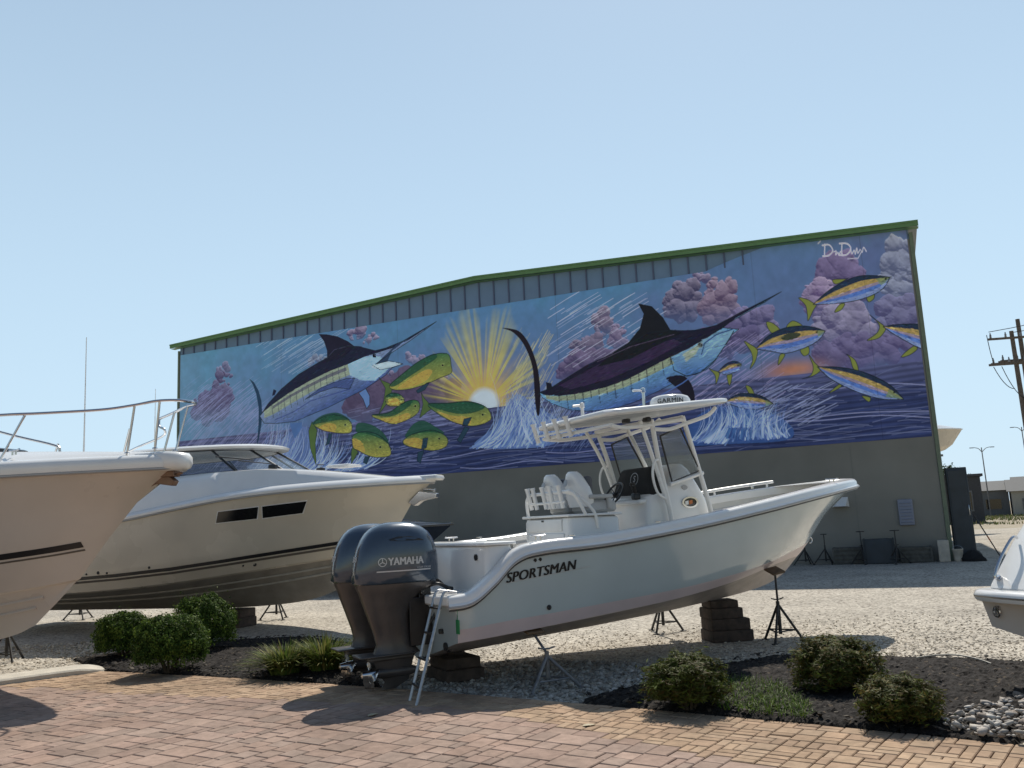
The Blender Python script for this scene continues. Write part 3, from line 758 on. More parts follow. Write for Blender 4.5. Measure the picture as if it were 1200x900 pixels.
    FO = [(168, 190, 220), (120, 150, 200), (198, 212, 230), (70, 100, 168), (96, 128, 188)]
    C.fill(spl([(556, 522), (580, 500), (594, 474), (606, 462), (622, 470), (640, 482), (660, 498), (650, 520), (600, 526)], closed=True), (92, 122, 180), .85)
    wave(552, 524, 640, 522, 606, 470, 170, FO, 31, -.28, 9); wave(620, 520, 690, 508, 640, 484, 80, FO, 32, .2, 9)
    C.fill(spl([(800, 520), (815, 490), (842, 476), (880, 478), (912, 488), (930, 504), (920, 516), (860, 520)], closed=True), (44, 84, 150), .9)
    wave(810, 516, 850, 520, 846, 478, 80, FO, 33, -.3, 8); wave(860, 514, 925, 512, 905, 484, 110, FO, 34, .3, 8); wave(850, 512, 880, 516, 880, 480, 50, [(36, 70, 140), (60, 110, 170)], 35, .2, 6)
    C.fill(spl([(300, 546), (325, 520), (352, 500), (372, 512), (362, 540), (330, 556)], closed=True), (94, 120, 176), .8)
    wave(290, 548, 330, 555, 340, 502, 110, FO, 36, -.25, 10); wave(335, 556, 385, 550, 384, 516, 130, FO, 37, -.3, 10); wave(390, 552, 430, 548, 436, 518, 70, FO, 38, -.3, 9)
    # spray: slanting thin strokes
    def spray(n, x0, x1, y0, y1, L, slope, col, seed, al=.6, w=2.2):
        r = np.random.default_rng(seed)
        for i in range(n):
            x = x0 + (x1 - x0) * r.random(); y = y0 + (y1 - y0) * r.random(); l = L * (.4 + r.random())
            C.stroke([[x, y], [x + l * .5, y - l * slope * .52], [x + l, y - l * slope]], w * (.6 + .7 * r.random()), col, al * (.5 + .5 * r.random()))
    spray(620, 212, 330, 480, 552, 14, 1.1, (150, 154, 196), 41, .5, 1.8); spray(200, 215, 300, 455, 500, 14, .8, (150, 160, 205), 42, .5)
    spray(60, 300, 380, 392, 440, 26, .62, (190, 205, 220), 43, .5); spray(70, 640, 745, 360, 432, 30, .62, (205, 205, 222), 44, .7)
    spray(90, 600, 640, 400, 470, 9, 1.9, (214, 200, 130), 45, .6); spray(130, 800, 900, 395, 480, 20, .7, (176, 162, 206), 46, .6)
    spray(120, 585, 660, 470, 520, 10, 1.7, (190, 205, 226), 47, .6); spray(90, 480, 560, 478, 500, 14, .1, (140, 140, 190), 48, .5); spray(90, 880, 960, 455, 500, 20, .5, (168, 176, 214), 49, .6)
    spray(160, 400, 520, 480, 545, 18, .25, (150, 158, 205), 50, .5); spray(120, 640, 700, 480, 530, 14, 1.3, (130, 150, 200), 51, .5)
    OUT = (22, 34, 44)
    # billfish --------------------------------------------------------
    def z4(l, ox, oy, sc): return [(ox + a / sc, oy + b_ / sc) for a, b_ in l]
    Q = lambda l: z4(l, 280, 370, 5.0)
    # spindle of the first billfish
    body = Q([(125, 590), (170, 520), (250, 430), (350, 345), (450, 285), (520, 245), (600, 180), (700, 180), (800, 205), (860, 190), (960, 150), (1158, 35), (1000, 150), (900, 215), (850, 250), (800, 285), (880, 265), (960, 282), (900, 305), (860, 350), (800, 390), (740, 430), (640, 480), (520, 540), (400, 590), (330, 620), (220, 632), (150, 630)])
    C.fill(Q([(62, 368), (90, 390), (118, 440), (134, 500), (138, 560), (134, 640), (118, 730), (104, 780), (112, 700), (118, 620), (118, 540), (104, 460), (84, 405)]), (28, 60, 90)); 
    C.fill(Q([(205, 430), (222, 440), (212, 465), (196, 470)]), (26, 30, 60))
    C.fill(Q([(300, 632), (320, 700), (330, 720), (350, 690), (372, 655), (372, 625)]), (70, 110, 170))
    C.fill(Q([(705, 455), (730, 490), (750, 545), (768, 520), (768, 470), (745, 428)]), (92, 132, 192)); C.stroke(Q([(705, 455), (730, 490), (750, 545), (768, 520), (768, 470), (745, 428)]), 2.5, OUT)
    C.fill(body, (138, 160, 190), 1, col2=(52, 80, 146), a0=Q([(450, 330)])[0], a1=Q([(520, 560)])[0])
    back = Q([(125, 590), (170, 520), (250, 430), (350, 345), (450, 285), (520, 245), (600, 180), (700, 180), (800, 205), (860, 190), (960, 150), (1158, 35), (1000, 140), (900, 190), (800, 222), (740, 240), (640, 285), (540, 322), (420, 380), (300, 450), (200, 520), (150, 560)])
    C.fill(back, (28, 32, 58))
    C.fill(Q([(150, 560), (200, 520), (300, 450), (420, 380), (540, 322), (640, 285), (655, 345), (540, 392), (420, 450), (300, 520), (200, 580), (150, 600)]), (150, 162, 140))
    C.fill(Q([(200, 530), (300, 465), (420, 398), (540, 338), (630, 302), (632, 322), (540, 358), (420, 416), (300, 482), (200, 545)]), (86, 84, 108), .8)
    for i in range(13):
        t = i / 12; a = np.array([195, 520]) * (1 - t) + np.array([620, 290]) * t; C.stroke(Q([a, a + [3, 42], a + [10, 78]]), 3.0, (60, 74, 92), .85)
    C.fill(Q([(640, 285), (740, 240), (800, 235), (850, 250), (790, 290), (880, 268), (960, 282), (880, 310), (800, 380), (720, 380), (655, 350)]), (150, 190, 214)); 
    C.fill(Q([(780, 288), (880, 268), (958, 283), (900, 300), (830, 318), (785, 305)]), (190, 214, 226)); C.stroke(Q([(780, 288), (830, 318), (900, 302), (962, 283)]), 2.5, OUT)
    C.fill(Q([(805, 282), (850, 240), (935, 160), (1000, 130), (900, 205), (872, 268)]), (40, 64, 96))
    C.fill(Q([(390, 490), (470, 430), (560, 390), (640, 366), (680, 368), (650, 430), (560, 420), (470, 450)]), (64, 84, 140)); C.stroke(Q([(390, 490), (470, 430), (560, 390), (640, 366), (680, 368), (650, 430), (560, 420), (470, 450), (390, 490)]), 2.5, OUT)
    C.stroke(Q([(215, 610), (330, 560), (420, 500), (520, 470), (650, 430)]), 4, (40, 60, 140), .8)
    C.fill(Q([(470, 108), (500, 150), (518, 205), (518, 250), (470, 285), (620, 240), (680, 180), (640, 150), (580, 122), (520, 110)]), (30, 28, 50)); C.stroke(Q([(518, 250), (560, 200), (640, 178), (720, 182)]), 3, (60, 60, 90))
    C.stroke(body + [body[0]], 2.5, OUT); FISH.append((mp(body), 14, 900))
    x, y = Q([(795, 235)])[0]; C.fill([(x - 2, y - 2), (x + 2, y - 2), (x + 2, y + 2), (x - 2, y + 2)], (10, 14, 26))
    # second billfish
    Z3 = lambda l: z4(l, 580, 320, 4.615)
    body = [(632, 460), (645, 455), (656, 448), (672, 438), (688, 428), (703, 421), (719, 414), (731, 407), (760, 390), (786, 387), (800, 387.5), (814, 387), (828, 384), (840, 381), (868, 366), (890, 355), (915.7, 342), (893, 356), (875, 366.5), (860, 375), (845, 384), (866, 386), (858, 392), (850, 404), (838, 423), (828, 433), (815, 439), (800, 441), (790, 449), (771, 458.7), (755, 466), (742, 472), (726, 477), (710, 480), (688, 482), (667, 480), (655, 476), (645, 471.7), (636, 466)]
    C.fill(body, (104, 160, 200), 1, col2=(44, 72, 150), a0=(742, 440), a1=(752, 474))
    C.fill([(632, 460), (645, 455), (656, 448), (672, 438), (688, 428), (703, 421), (719, 414), (731, 407), (760, 390), (786, 387), (800, 387.5), (814, 387), (828, 384), (840, 381), (868, 366), (890, 355), (915.7, 342), (885, 360), (862, 373), (848, 384), (835, 392), (820, 402), (804, 410), (785, 419), (760, 432), (735, 445), (710, 454), (680, 461), (655, 464), (638, 463)], (28, 26, 48))
    C.fill([(655, 452), (700, 428), (745, 408), (790, 398), (800, 402), (760, 424), (715, 444), (670, 456)], (58, 40, 76), .8)
    C.fill([(638, 463), (655, 464.5), (680, 461), (710, 454), (735, 445), (760, 432), (785, 419), (804, 410), (806, 418), (786, 428), (760, 441), (735, 453), (710, 461), (680, 468), (655, 470), (642, 468)], (152, 162, 132))
    for i in range(16):
        t = i / 15; xx = 655 + t * 140; yy = np.interp(xx, [655, 680, 710, 735, 760, 785, 800], [462, 460, 453, 444, 431, 418, 411]); C.stroke([(xx, yy), (xx + .8, yy + 9)], 3.4, (40, 44, 56), .9)
        if i % 2: C.stroke([(xx + 1, yy + 10), (xx + 2, yy + 17)], 4.5, (30, 46, 90), .7)
    C.fill([(786, 419), (804, 410), (822, 400), (842, 388), (860, 387), (852, 400), (838, 422), (822, 436), (805, 440), (795, 434)], (120, 164, 190), 1, col2=(60, 110, 176), a0=(815, 405), a1=(818, 438)); C.fill([(800, 415), (822, 402), (815, 416), (804, 424)], (176, 176, 130), .7)
    C.stroke([(786, 419), (790, 434), (805, 441), (822, 436), (838, 422), (852, 402), (860, 388)], 3, OUT); C.stroke([(822, 416), (826, 402), (840, 392), (858, 386)], 4, (30, 70, 130)); C.stroke([(824, 418), (832, 408), (846, 396)], 3, (150, 190, 215))
    for rr, cc in ((3.4, (120, 130, 130)), (2.4, (14, 18, 24))):
        C.fill([(820.5 + rr * math.cos(a), 404.5 + rr * math.sin(a)) for a in np.linspace(0, 6.28, 14)], cc)
    C.fill(spl([(589, 384.5), (606, 387), (616, 396), (624, 411), (630, 430), (633, 452), (633.5, 470), (632, 486), (629, 484), (626.5, 460), (624, 430), (614.7, 405), (602, 390)], closed=True), (30, 22, 34))
    C.fill([(748, 355.7), (764, 359), (777, 372), (786, 387), (800, 390), (740, 420), (700, 430), (720, 412), (736, 402), (750, 385), (754.4, 368)], (24, 26, 34)); C.stroke([(700, 424), (740, 406), (790, 392)], 2.5, (80, 66, 92))
    C.fill([(640, 448), (646, 449), (648, 456), (641, 458)], (24, 24, 38))
    C.fill(spl([(781, 443), (799, 440), (809, 448), (814, 462), (813, 476), (806, 478), (800, 462), (790, 452)], closed=True), (28, 24, 40))
    C.stroke([(742, 478), (770, 466), (800, 449), (812, 440)], 4, (70, 110, 180), .9)
    C.stroke(body + [body[0]], 2.2, OUT); FISH.append((mp(body), 16, 1200))
    # dolphinfish -----------------------------------------------------
    def dorado(body, back, belly, tail, eye, fins=()):
        for t in tail: C.fill(t, (84, 110, 52)); C.stroke(t + [t[0]], 2, OUT)
        B = spl(body, closed=True); yy = [p[1] for p in body]; xm = sum(p[0] for p in body) / len(body); C.fill(B, (58, 112, 66), 1, col2=(168, 160, 60), a0=(xm, min(yy) + 2), a1=(xm, max(yy) - 3))
        C.fill(spl(back, closed=True), (30, 84, 62), .92); C.fill(spl(belly, closed=True), (196, 160, 56), .8)
        for f_ in fins: C.fill(f_, (34, 66, 86)); C.stroke(f_ + [f_[0]], 2, OUT)
        C.stroke(np.vstack([B, B[:1]]), 2.6, OUT); FISH.append((mp(B), 8, 260))
        C.stroke(np.vstack([spl(back, closed=True)]), 1.6, (20, 60, 46), .7)
        for rr, cc in ((2.0, (150, 160, 90)), (1.3, (10, 20, 20))): C.fill([(eye[0] + rr * math.cos(a), eye[1] + rr * math.sin(a)) for a in np.linspace(0, 6.28, 10)], cc)
    dorado([(457, 452), (470, 440), (489, 425), (507, 416), (520, 414), (527, 417), (529, 428), (529, 437), (516, 443), (500, 450), (480, 456), (463, 457)],
           [(457, 451), (472, 438), (490, 424), (508, 415), (512, 419), (500, 428), (482, 440), (464, 452)], [(466, 455), (482, 443), (500, 433), (507, 436), (498, 447), (480, 454)],
           [[(458, 450), (448, 446), (444, 442), (452, 455), (450, 470), (444, 486), (456, 470), (460, 456)]], (519, 428), [[(488, 458), (500, 449), (504, 448), (498, 457), (490, 461)]])
    dorado([(452, 466), (460, 461), (470, 463), (474, 471), (466, 476), (455, 475)], [(452, 465), (460, 460), (470, 463), (462, 465)], [(456, 468), (466, 467), (468, 474), (458, 474)], [], (471, 468))
    dorado([(436, 487), (455, 484), (470, 474), (482, 469), (491, 471), (491, 482), (480, 491), (462, 497), (448, 493)], [(436, 486), (456, 483), (472, 472), (484, 470), (476, 479), (458, 488)], [(446, 491), (462, 489), (478, 484), (480, 490), (462, 496)], [], (487, 476))
    dorado([(502, 474), (522, 473), (549, 471), (566, 475), (574, 482), (575, 492), (562, 498), (548, 499), (530, 494), (512, 484)], [(502, 473), (525, 472), (549, 470), (568, 476), (560, 482), (540, 485), (516, 480)],
           [(512, 482), (530, 487), (550, 489), (550, 498), (532, 494)], [[(504, 474), (497, 466), (494, 460), (496, 474), (492, 490), (502, 482), (508, 478)]], (566, 486), [[(545, 500), (550, 502), (540, 519), (536, 516)], [(544, 491), (553, 489), (548, 499), (542, 499)]])
    dorado([(414, 511), (425, 506), (440, 508), (452, 516), (458, 526), (457, 534), (444, 536), (432, 534), (420, 528), (414, 524)], [(418, 506), (420, 496), (436, 498), (450, 508), (456, 520), (446, 514), (430, 508)],
           [(414, 514), (424, 518), (428, 530), (416, 526)], [[(412, 530), (414, 522), (420, 530), (412, 544)]], (446, 524), [[(428, 535), (434, 535), (430, 544), (426, 542)]])
    dorado([(473, 516), (486, 508), (505, 504), (518, 508), (525, 515), (522, 524), (508, 528), (492, 526), (476, 522)], [(475, 512), (484, 498), (496, 493), (510, 500), (521, 508), (505, 506), (488, 508)],
           [(474, 516), (488, 513), (498, 518), (494, 526), (478, 522)], [], (515, 514), [[(496, 514), (502, 513), (500, 525), (494, 527)], [(490, 530), (497, 528), (493, 543), (489, 540)]])
    dorado([(368, 497), (378, 489), (392, 486), (404, 489), (412, 496), (412, 506), (404, 508), (392, 507), (378, 504)], [(366, 497), (378, 487), (396, 484), (410, 492), (398, 492), (380, 495)], [(374, 501), (384, 496), (394, 498), (392, 506), (380, 505)],
           [[(366, 494), (362, 505), (364, 525), (371, 546), (370, 520), (372, 504)]], (405, 498), [[(386, 508), (390, 508), (386, 520), (382, 522)]])
    # tuna --------------------------------------------------------------
    def tuna(top, bot, tail, fins, eye, warm=True):
        # top / bottom outlines from tail to nose
        T, B = spl(top), spl(bot); n = len(T)
        Bi = np.stack([np.interp(np.linspace(0, 1, n), np.linspace(0, 1, len(B)), B[:, k_]) for k_ in (0, 1)], 1)
        mixp = lambda t: T * (1 - t) + Bi * t
        for t in tail + fins: C.fill(spl(t, closed=True), (128, 136, 50)); q = spl(t, closed=True); C.stroke(np.vstack([q, q[:1]]), 2, OUT)
        for a, b_, c in ((0, .26, (30, 48, 74)), (.24, .5, (176, 146, 74)), (.48, .64, (150, 130, 150)), (.62, .82, (72, 112, 190)), (.8, 1, (120, 140, 190))):
            C.fill(np.vstack([mixp(a), mixp(b_)[::-1]]), c)
        m = n * 4 // 5; C.fill(np.vstack([mixp(.22)[m:], mixp(.8)[m:][::-1]]), (120, 140, 90), .8)
        C.stroke(np.vstack([T, Bi[::-1]]), 2.6, OUT); FISH.append((mp(np.vstack([T, Bi[::-1]])), 9, 300))
        C.fill([(eye[0] + 1.3 * math.cos(a), eye[1] + 1.3 * math.sin(a)) for a in np.linspace(0, 6.28, 10)], (8, 12, 16))
    tuna([(953, 357), (968, 343), (985, 332), (1005, 324), (1024, 323), (1043, 325)], [(953, 357), (975, 356), (1000, 353), (1020, 347), (1035, 338), (1043, 325)],
         [[(953, 355), (946, 351), (936, 349), (944, 358), (946, 368), (947, 376), (953, 364), (957, 357)]], [[(980, 333), (976, 328), (990, 327), (994, 326)], [(1016, 348), (1018, 354), (1024, 350), (1024, 344)], [(984, 357), (990, 356), (986, 363), (978, 366)]], (1038, 327))
    tuna([(886, 409), (900, 394), (918, 385), (938, 382), (955, 384), (967, 388)], [(886, 409), (905, 412), (922, 414), (945, 407), (960, 398), (967, 388)],
         [[(886, 408), (880, 404), (872, 400), (880, 412), (882, 422), (879, 432), (885, 424), (888, 412)]], [[(922, 384), (929, 376), (940, 382)], [(904, 390), (898, 378), (906, 379), (914, 387)], [(938, 410), (942, 417), (948, 414), (947, 406)], [(914, 416), (920, 416), (912, 428)]], (957, 389))
    C.fill(spl([(915, 396), (926, 390), (938, 391), (934, 396), (922, 399)], closed=True), (60, 66, 50))
    tuna([(1035, 383), (1046, 381), (1060, 380), (1076, 380), (1096, 384)], [(1035, 383), (1048, 392), (1062, 400), (1078, 408), (1096, 412)],
         [[(1036, 382), (1028, 376), (1019, 369), (1030, 380), (1028, 390), (1016, 399), (1030, 396), (1038, 386)]], [[(1075, 409), (1066, 416), (1056, 418), (1070, 406)]], (1110, 390))
    tuna([(958, 430), (978, 430), (1000, 433), (1022, 440), (1044, 452), (1059, 468)], [(958, 430), (972, 443), (990, 453), (1012, 462), (1036, 468), (1059, 468)],
         [[(960, 430), (954, 424), (948, 416), (953, 430), (950, 440), (940, 444), (954, 440), (963, 433)]], [[(1000, 432), (996, 420), (992, 415), (1002, 422), (1006, 434)], [(986, 453), (976, 459), (972, 460), (984, 450)], [(1010, 464), (1018, 471), (1020, 466)]], (1048, 460))
    tuna([(842, 436), (848, 429), (856, 424), (864, 424), (869, 428)], [(842, 436), (850, 439), (858, 438), (865, 434), (869, 428)], [[(842, 436), (836, 434), (831, 432), (838, 440), (839, 450), (843, 440)]], [[(852, 440), (858, 439), (855, 452)]], (865, 428))
    tuna([(850, 471), (862, 463), (876, 461), (892, 464), (906, 473)], [(850, 471), (862, 476), (876, 479), (892, 479), (906, 473)], [], [[(878, 461), (874, 452), (880, 454), (884, 462)]], (900, 470))
    wave(852, 500, 890, 500, 868, 474, 40, FO, 61, -.2, 8)
    fishdab(C, rng)
    # scrawled painter's signature, top right
    sg = lambda l, w=3.2: C.stroke(l, w, (214, 208, 226), .9)
    sg([(968, 299), (967, 308)]); sg(spl([(965, 300), (973, 299), (977, 303), (972, 307), (965, 308)])); sg(spl([(978, 304), (981, 303), (980, 306), (983, 304), (984, 306), (986, 303), (988, 305)]), 2.4)
    sg([(988, 296.5), (987, 305.5)]); sg(spl([(985, 297), (994, 296.5), (998, 300), (993, 305), (984, 306)])); sg(spl([(998, 301), (999, 304), (1002, 301), (1003, 304), (1005, 299), (1006, 303), (1009, 300), (1011, 302), (1013, 298), (1016, 301)]), 2.4)
    sg([(1010, 302), (1006, 307), (994, 308)], 2); sg([(963, 297), (960, 299)], 2)
    # panel seams
    for x, y in ((467, 420), (654, 400), (883, 330), (330, 430), (1010, 300)):
        sx = mp([[x, y]])[0, 0]; A[:, int(sx) - 1:int(sx) + 1] *= .75
    A[:, ::250] *= .96
    g_ = fbm(MW, MH, 26, rng, 3)[..., None]; A *= (.88 + .24 * g_)
    L = A.mean(2, keepdims=True); A = L + (A - L) * .86
    return A
def build_mural():
    A = paint_mural()
    A = A.reshape(MH // 2, 2, MW // 2, 2, 3).mean((1, 3)); h, w = A.shape[:2]
    x = 30.05 - np.linspace(0, 30.0, w + 1); z = MZ1 - np.linspace(0, 1, h + 1) * (MZ1 - MZ0)
    X, Z = np.meshgrid(x, z)
    kx = np.clip((6.4 - X) / 2.0, 0, 1); top = (HE + (HR - HE) * np.clip(X, 0, 30) / (WL / 2) - .10) * kx + MZ1 * (1 - kx)      # at the near corner the paint runs up to the roof trim
    Z = np.where(Z > 9.2, 9.2 + (Z - 9.2) / (MZ1 - 9.2) * (top - 9.2), Z)
    V = np.stack([X.ravel(), np.full(X.size, .012), Z.ravel()], 1)
    j, i = np.mgrid[0:h, 0:w]; a = (j * (w + 1) + i).ravel()
    F = np.stack([a, a + w + 1, a + w + 2, a + 1], 1)
    pm = attr_mat("mural paint", .62, 1.0 / MK, .04, 3)
    o = raw_mesh("mural", V, F, pm, wh)
    set_paint(o.data, A.reshape(-1, 3))
    o['label'] = "sea mural of leaping blue billfish, green dolphinfish, tuna, sunburst and waves"
build_mural()
# ================================================================ BOATS
def interp_rows(rows, ncol):
    """rows: list of control polylines [(x,w,z)...] all with the same number of controls -> (nrow, ncol, 3)"""
    out = []
    for r_ in rows:
        c = curve(r_, 10); n = len(c)
        idx = np.linspace(0, n - 1, ncol); arr = np.array([p[:] for p in c])
        i0 = np.minimum(idx.astype(int), n - 2); f = (idx - i0)[:, None]
        out.append(arr[i0] * (1 - f) + arr[i0 + 1] * f)
    A = np.array(out); A[:, :, 1] = np.maximum(A[:, :, 1], 0)
    return A
def hull_mesh(name, rows, bandmats, mats, parent, ncol=60, sub=3):
    """rows from keel up; bandmats: material index for each band between rows"""
    A = interp_rows(rows, ncol)
    # smooth subdivide each band vertically
    V = []; bm_ = []
    for k in range(len(A) - 1):
        for s in range(sub): V.append(A[k] * (1 - s / sub) + A[k + 1] * s / sub); bm_.append(bandmats[k])
    V.append(A[-1]); V = np.array(V)
    mb = MB(); nr, nc = V.shape[:2]
    for side in (-1, 1):
        v = [(p[0], side * p[1], p[2]) for r_ in V for p in r_]
        o = len(mb.v); mb.v += v
        for i in range(nr - 1):
            for j in range(nc - 1):
                a = o + i * nc + j; mb.f.append((a, a + 1, a + nc + 1, a + nc)); mb.m.append(bm_[i])
    # transom
    st = [(p[0], -p[1], p[2]) for p in V[::-1, 0]] + [(p[0], p[1], p[2]) for p in V[1:, 0]]
    mb.add(st, [tuple(range(len(st)))], bandmats[-1])
    me_o = mb.build(name, mats, parent, angle=28)
    bm = bmesh.new(); bm.from_mesh(me_o.data); bmesh.ops.remove_doubles(bm, verts=bm.verts, dist=.0004)
    bmesh.ops.recalc_face_normals(bm, faces=bm.faces); bm.to_mesh(me_o.data); bm.free(); me_o.data.set_sharp_from_angle(angle=R(28))
    return me_o, A
def bvh_of(o):
    bm = bmesh.new(); bm.from_mesh(o.data); t = BVHTree.FromBMesh(bm); bm.free(); return t
def on_side(bvh, x, z, side=-1, off=.004, guess=0):
    h = bvh.ray_cast(Vector((x, side * 6, z)), Vector((0, -side, 0)))
    if h[0] is None: return Vector((x, side * guess, z))
    n = h[1]
    if n.y * side < 0: n = -n
    return h[0] + n * off
def strip_on(bvh, xs, zlo, zhi, name, m, parent, sides=(-1, 1), off=.004, rows=1, thick=0):
    mb = MB()
    for sd in sides:
        rr = []
        for k in range(rows + 1):
            t = k / rows
            rr.append([on_side(bvh, x, zlo(x) * (1 - t) + zhi(x) * t, sd, off) for x in xs])
        mb.loft(rr, closed=False, caps=False)
    return mb.build(name, m, parent)
def text_on(bvh, txt, size, x, z, slope, name, m, parent, side=-1, shear=0, bold=0, sp=1.0, off=.006, mirror=1):
    v, f = text_geo(txt, size, 0.0, shear, bold, sp)
    P = []
    c, s = math.cos(slope), math.sin(slope)
    for a in v: P.append(on_side(bvh, x + mirror * (a[0] * c - a[1] * s), z + a[0] * s + a[1] * c, side, off + a[2]))
    return MB().add(P, f).build(name, m, parent, flat=True)
def sweep_sheer(sheer, prof, name, m, parent, side_close=True):
    """sheer: list of Vector (x,w,z) starboard; prof: [(outward offset, dz)] closed profile; runs stern - bow - stern"""
    pts = [Vector((p[0], -p[1], p[2])) for p in sheer]
    pts = pts + [Vector((p.x, -p.y, p.z)) for p in pts[::-1][1:]]
    rings = []
    for i, p in enumerate(pts):
        d = pts[min(i + 1, len(pts) - 1)] - pts[max(i - 1, 0)]; d.z = 0; d.normalize()
        n = Vector((d.y, -d.x, 0))
        ring = []
        for o, dz in prof:
            q = p + n * o + Vector((0, 0, dz))
            sgn = -1 if i < len(pts) / 2 else 1
            if q.y * sgn < 0 and o < 0: q.y = 0
            if o < 0: q.x = min(q.x, pts[len(pts) // 2].x + o * .5)
            ring.append(q)
        rings.append(ring)
    return MB().loft(rings, True, True).build(name, m, parent, angle=40)
def cleat(parent, p, yaw=0, s=1.0):
    mb = MB(); rt = Matrix.Rotation(yaw, 3, 'Z')
    mb.tube([Vector(p) + rt @ Vector(q) * s for q in ((-.09, 0, .045), (-.05, 0, .04), (.05, 0, .04), (.09, 0, .045))], .009 * s)
    for a in (-.03, .03): mb.tube([Vector(p) + rt @ Vector((a, 0, 0)) * s, Vector(p) + rt @ Vector((a, 0, .04)) * s], .009 * s)
    mb.build("cleat", 'steel', parent)

# ---------------------------------------------------------------- centre console boat
cc = empty("centre_console_boat", (-1.2, 10.0, 0), R(28.7), "pale seafoam open fishing boat with white hardtop and two big outboards, on jack stands", "boat")
SH = [(-.10, 1.12, .935), (.14, 1.17, .965), (.40, 1.19, 1.14), (.66, 1.21, 1.36), (1.0, 1.23, 1.435), (1.8, 1.27, 1.475), (3.05, 1.28, 1.605), (4.2, 1.24, 1.755), (5.3, 1.08, 1.90), (6.1, .82, 1.985), (6.65, .56, 2.03), (7.02, .31, 2.055), (7.21, 0, 2.07)]
MI = [(0, 1.12, .80), (.16, 1.15, .83), (.40, 1.16, .93), (.66, 1.17, 1.03), (1.0, 1.19, 1.08), (1.8, 1.22, 1.13), (3.0, 1.21, 1.22), (4.1, 1.12, 1.34), (5.0, .90, 1.44), (5.7, .62, 1.53), (6.2, .36, 1.60), (6.5, .18, 1.66), (6.70, 0, 1.68)]
BO = [(0, 1.105, .665), (.16, 1.125, .67), (.40, 1.13, .69), (.66, 1.14, .71), (1.0, 1.15, .73), (1.8, 1.165, .785), (2.9, 1.13, .86), (3.9, 1.01, .96), (4.7, .78, 1.05), (5.3, .52, 1.13), (5.75, .30, 1.18), (6.05, .14, 1.22), (6.26, 0, 1.25)]
CH = [(0, 1.09, .53), (.16, 1.10, .54), (.40, 1.11, .555), (.66, 1.12, .575), (1.0, 1.13, .60), (1.8, 1.13, .66), (2.85, 1.08, .74), (3.8, .93, .84), (4.5, .70, .92), (5.1, .46, .99), (5.55, .26, 1.03), (5.85, .12, 1.06), (6.06, 0, 1.09)]
CI = [(0, 1.02, .515), (.16, 1.03, .525), (.40, 1.04, .54), (.66, 1.05, .56), (1.0, 1.06, .585), (1.8, 1.05, .64), (2.8, .99, .72), (3.75, .84, .81), (4.4, .62, .885), (5.0, .40, .95), (5.45, .22, .99), (5.75, .10, 1.02), (5.97, 0, 1.03)]
ST = [(0, .55, .39), (.16, .55, .395), (.40, .55, .41), (.66, .55, .425), (1.0, .55, .445), (1.8, .54, .50), (2.8, .50, .57), (3.7, .42, .66), (4.35, .32, .74), (4.9, .22, .80), (5.3, .13, .85), (5.6, .06, .88), (5.80, 0, .90)]
KE = [(0, 0, .26), (.16, 0, .265), (.40, 0, .275), (.66, 0, .29), (1.0, 0, .31), (1.8, 0, .36), (2.8, 0, .42), (3.6, 0, .475), (4.2, 0, .53), (4.7, 0, .58), (5.1, 0, .635), (5.4, 0, .70), (5.66, 0, .80)]
hull, HA = hull_mesh("hull", [KE, ST, CI, CH, BO, MI, SH], [0, 0, 1, 1, 2, 2], ['bottom_grey', 'gel_pink', 'gel_seafoam'], cc, 80, 3)
hb = bvh_of(hull)
sheer = [Vector(p) for p in HA[-1]]
sweep_sheer(sheer, [(.0, -.07), (.03, -.06), (.034, -.03), (.012, -.01), (.006, .035), (-.02, .062), (-.05, .07), (-.17, .07), (-.195, .055), (-.20, .02), (-.19, -.05)], "gunwale", 'gel_white', cc)
sweep_sheer(sheer, [(.026, -.058), (.040, -.052), (.040, -.036), (.026, -.030)], "rub_rail", 'rubrail', cc)
sweep_sheer(sheer, [(.004, -.085), (.012, -.085), (.012, -.072), (.004, -.070)], "rail_dark_strip", 'rub_dark', cc)  # thin dark strip running just below the rub rail
# liner and sole
inn = [Vector((min(p.x, 6.9), max(p.y - .19, 0), p.z)) for p in sheer if p.x > .55]
def hull_w(x, z):
    h = hb.ray_cast(Vector((x, -6, z)), Vector((0, 1, 0)))
    return max(-h[0].y - .05, 0) if h[0] and h[0].y < 0 else 0
def stem_x(z): return float(np.interp(z, [.8, 1.05, 1.25, 1.68, 2.07], [5.6, 6.0, 6.2, 6.62, 7.1])) - .12
def sole_z(x): return float(np.interp(x, [0, 3.2, 4.0, 5.0, 7], [.86, .86, 1.05, 1.30, 1.66]))
mb = MB()
for sd in (-1, 1):
    mb.loft([[Vector((q.x, sd * q.y, q.z + .04)) for q in inn], [Vector((q.x, sd * q.y * .99, q.z - .12)) for q in inn],
             [Vector((min(q.x, stem_x(q.z - .14)), sd * min(max(q.y - .03, 0), hull_w(min(q.x, stem_x(q.z - .14)), q.z - .14)), q.z - .14)) for q in inn],
             [Vector((min(q.x, 5.9), sd * min(max(q.y - .06, 0), hull_w(min(q.x, 5.9), sole_z(min(q.x, 5.9)))), sole_z(min(q.x, 5.9)))) for q in inn]], False, False)
mb.build("liner", 'liner', cc)
mb = MB(); nn = [q for q in inn if q.x < 5.9]
v = [(q.x, -min(max(q.y - .05, 0), hull_w(q.x, sole_z(q.x))), sole_z(q.x) + .005) for q in nn] + [(q.x, min(max(q.y - .05, 0), hull_w(q.x, sole_z(q.x))), sole_z(q.x) + .005) for q in nn]
mb.add(v, [(i, i + 1, len(nn) + i + 1, len(nn) + i) for i in range(len(nn) - 1)]); mb.build("cockpit_sole", 'liner', cc)
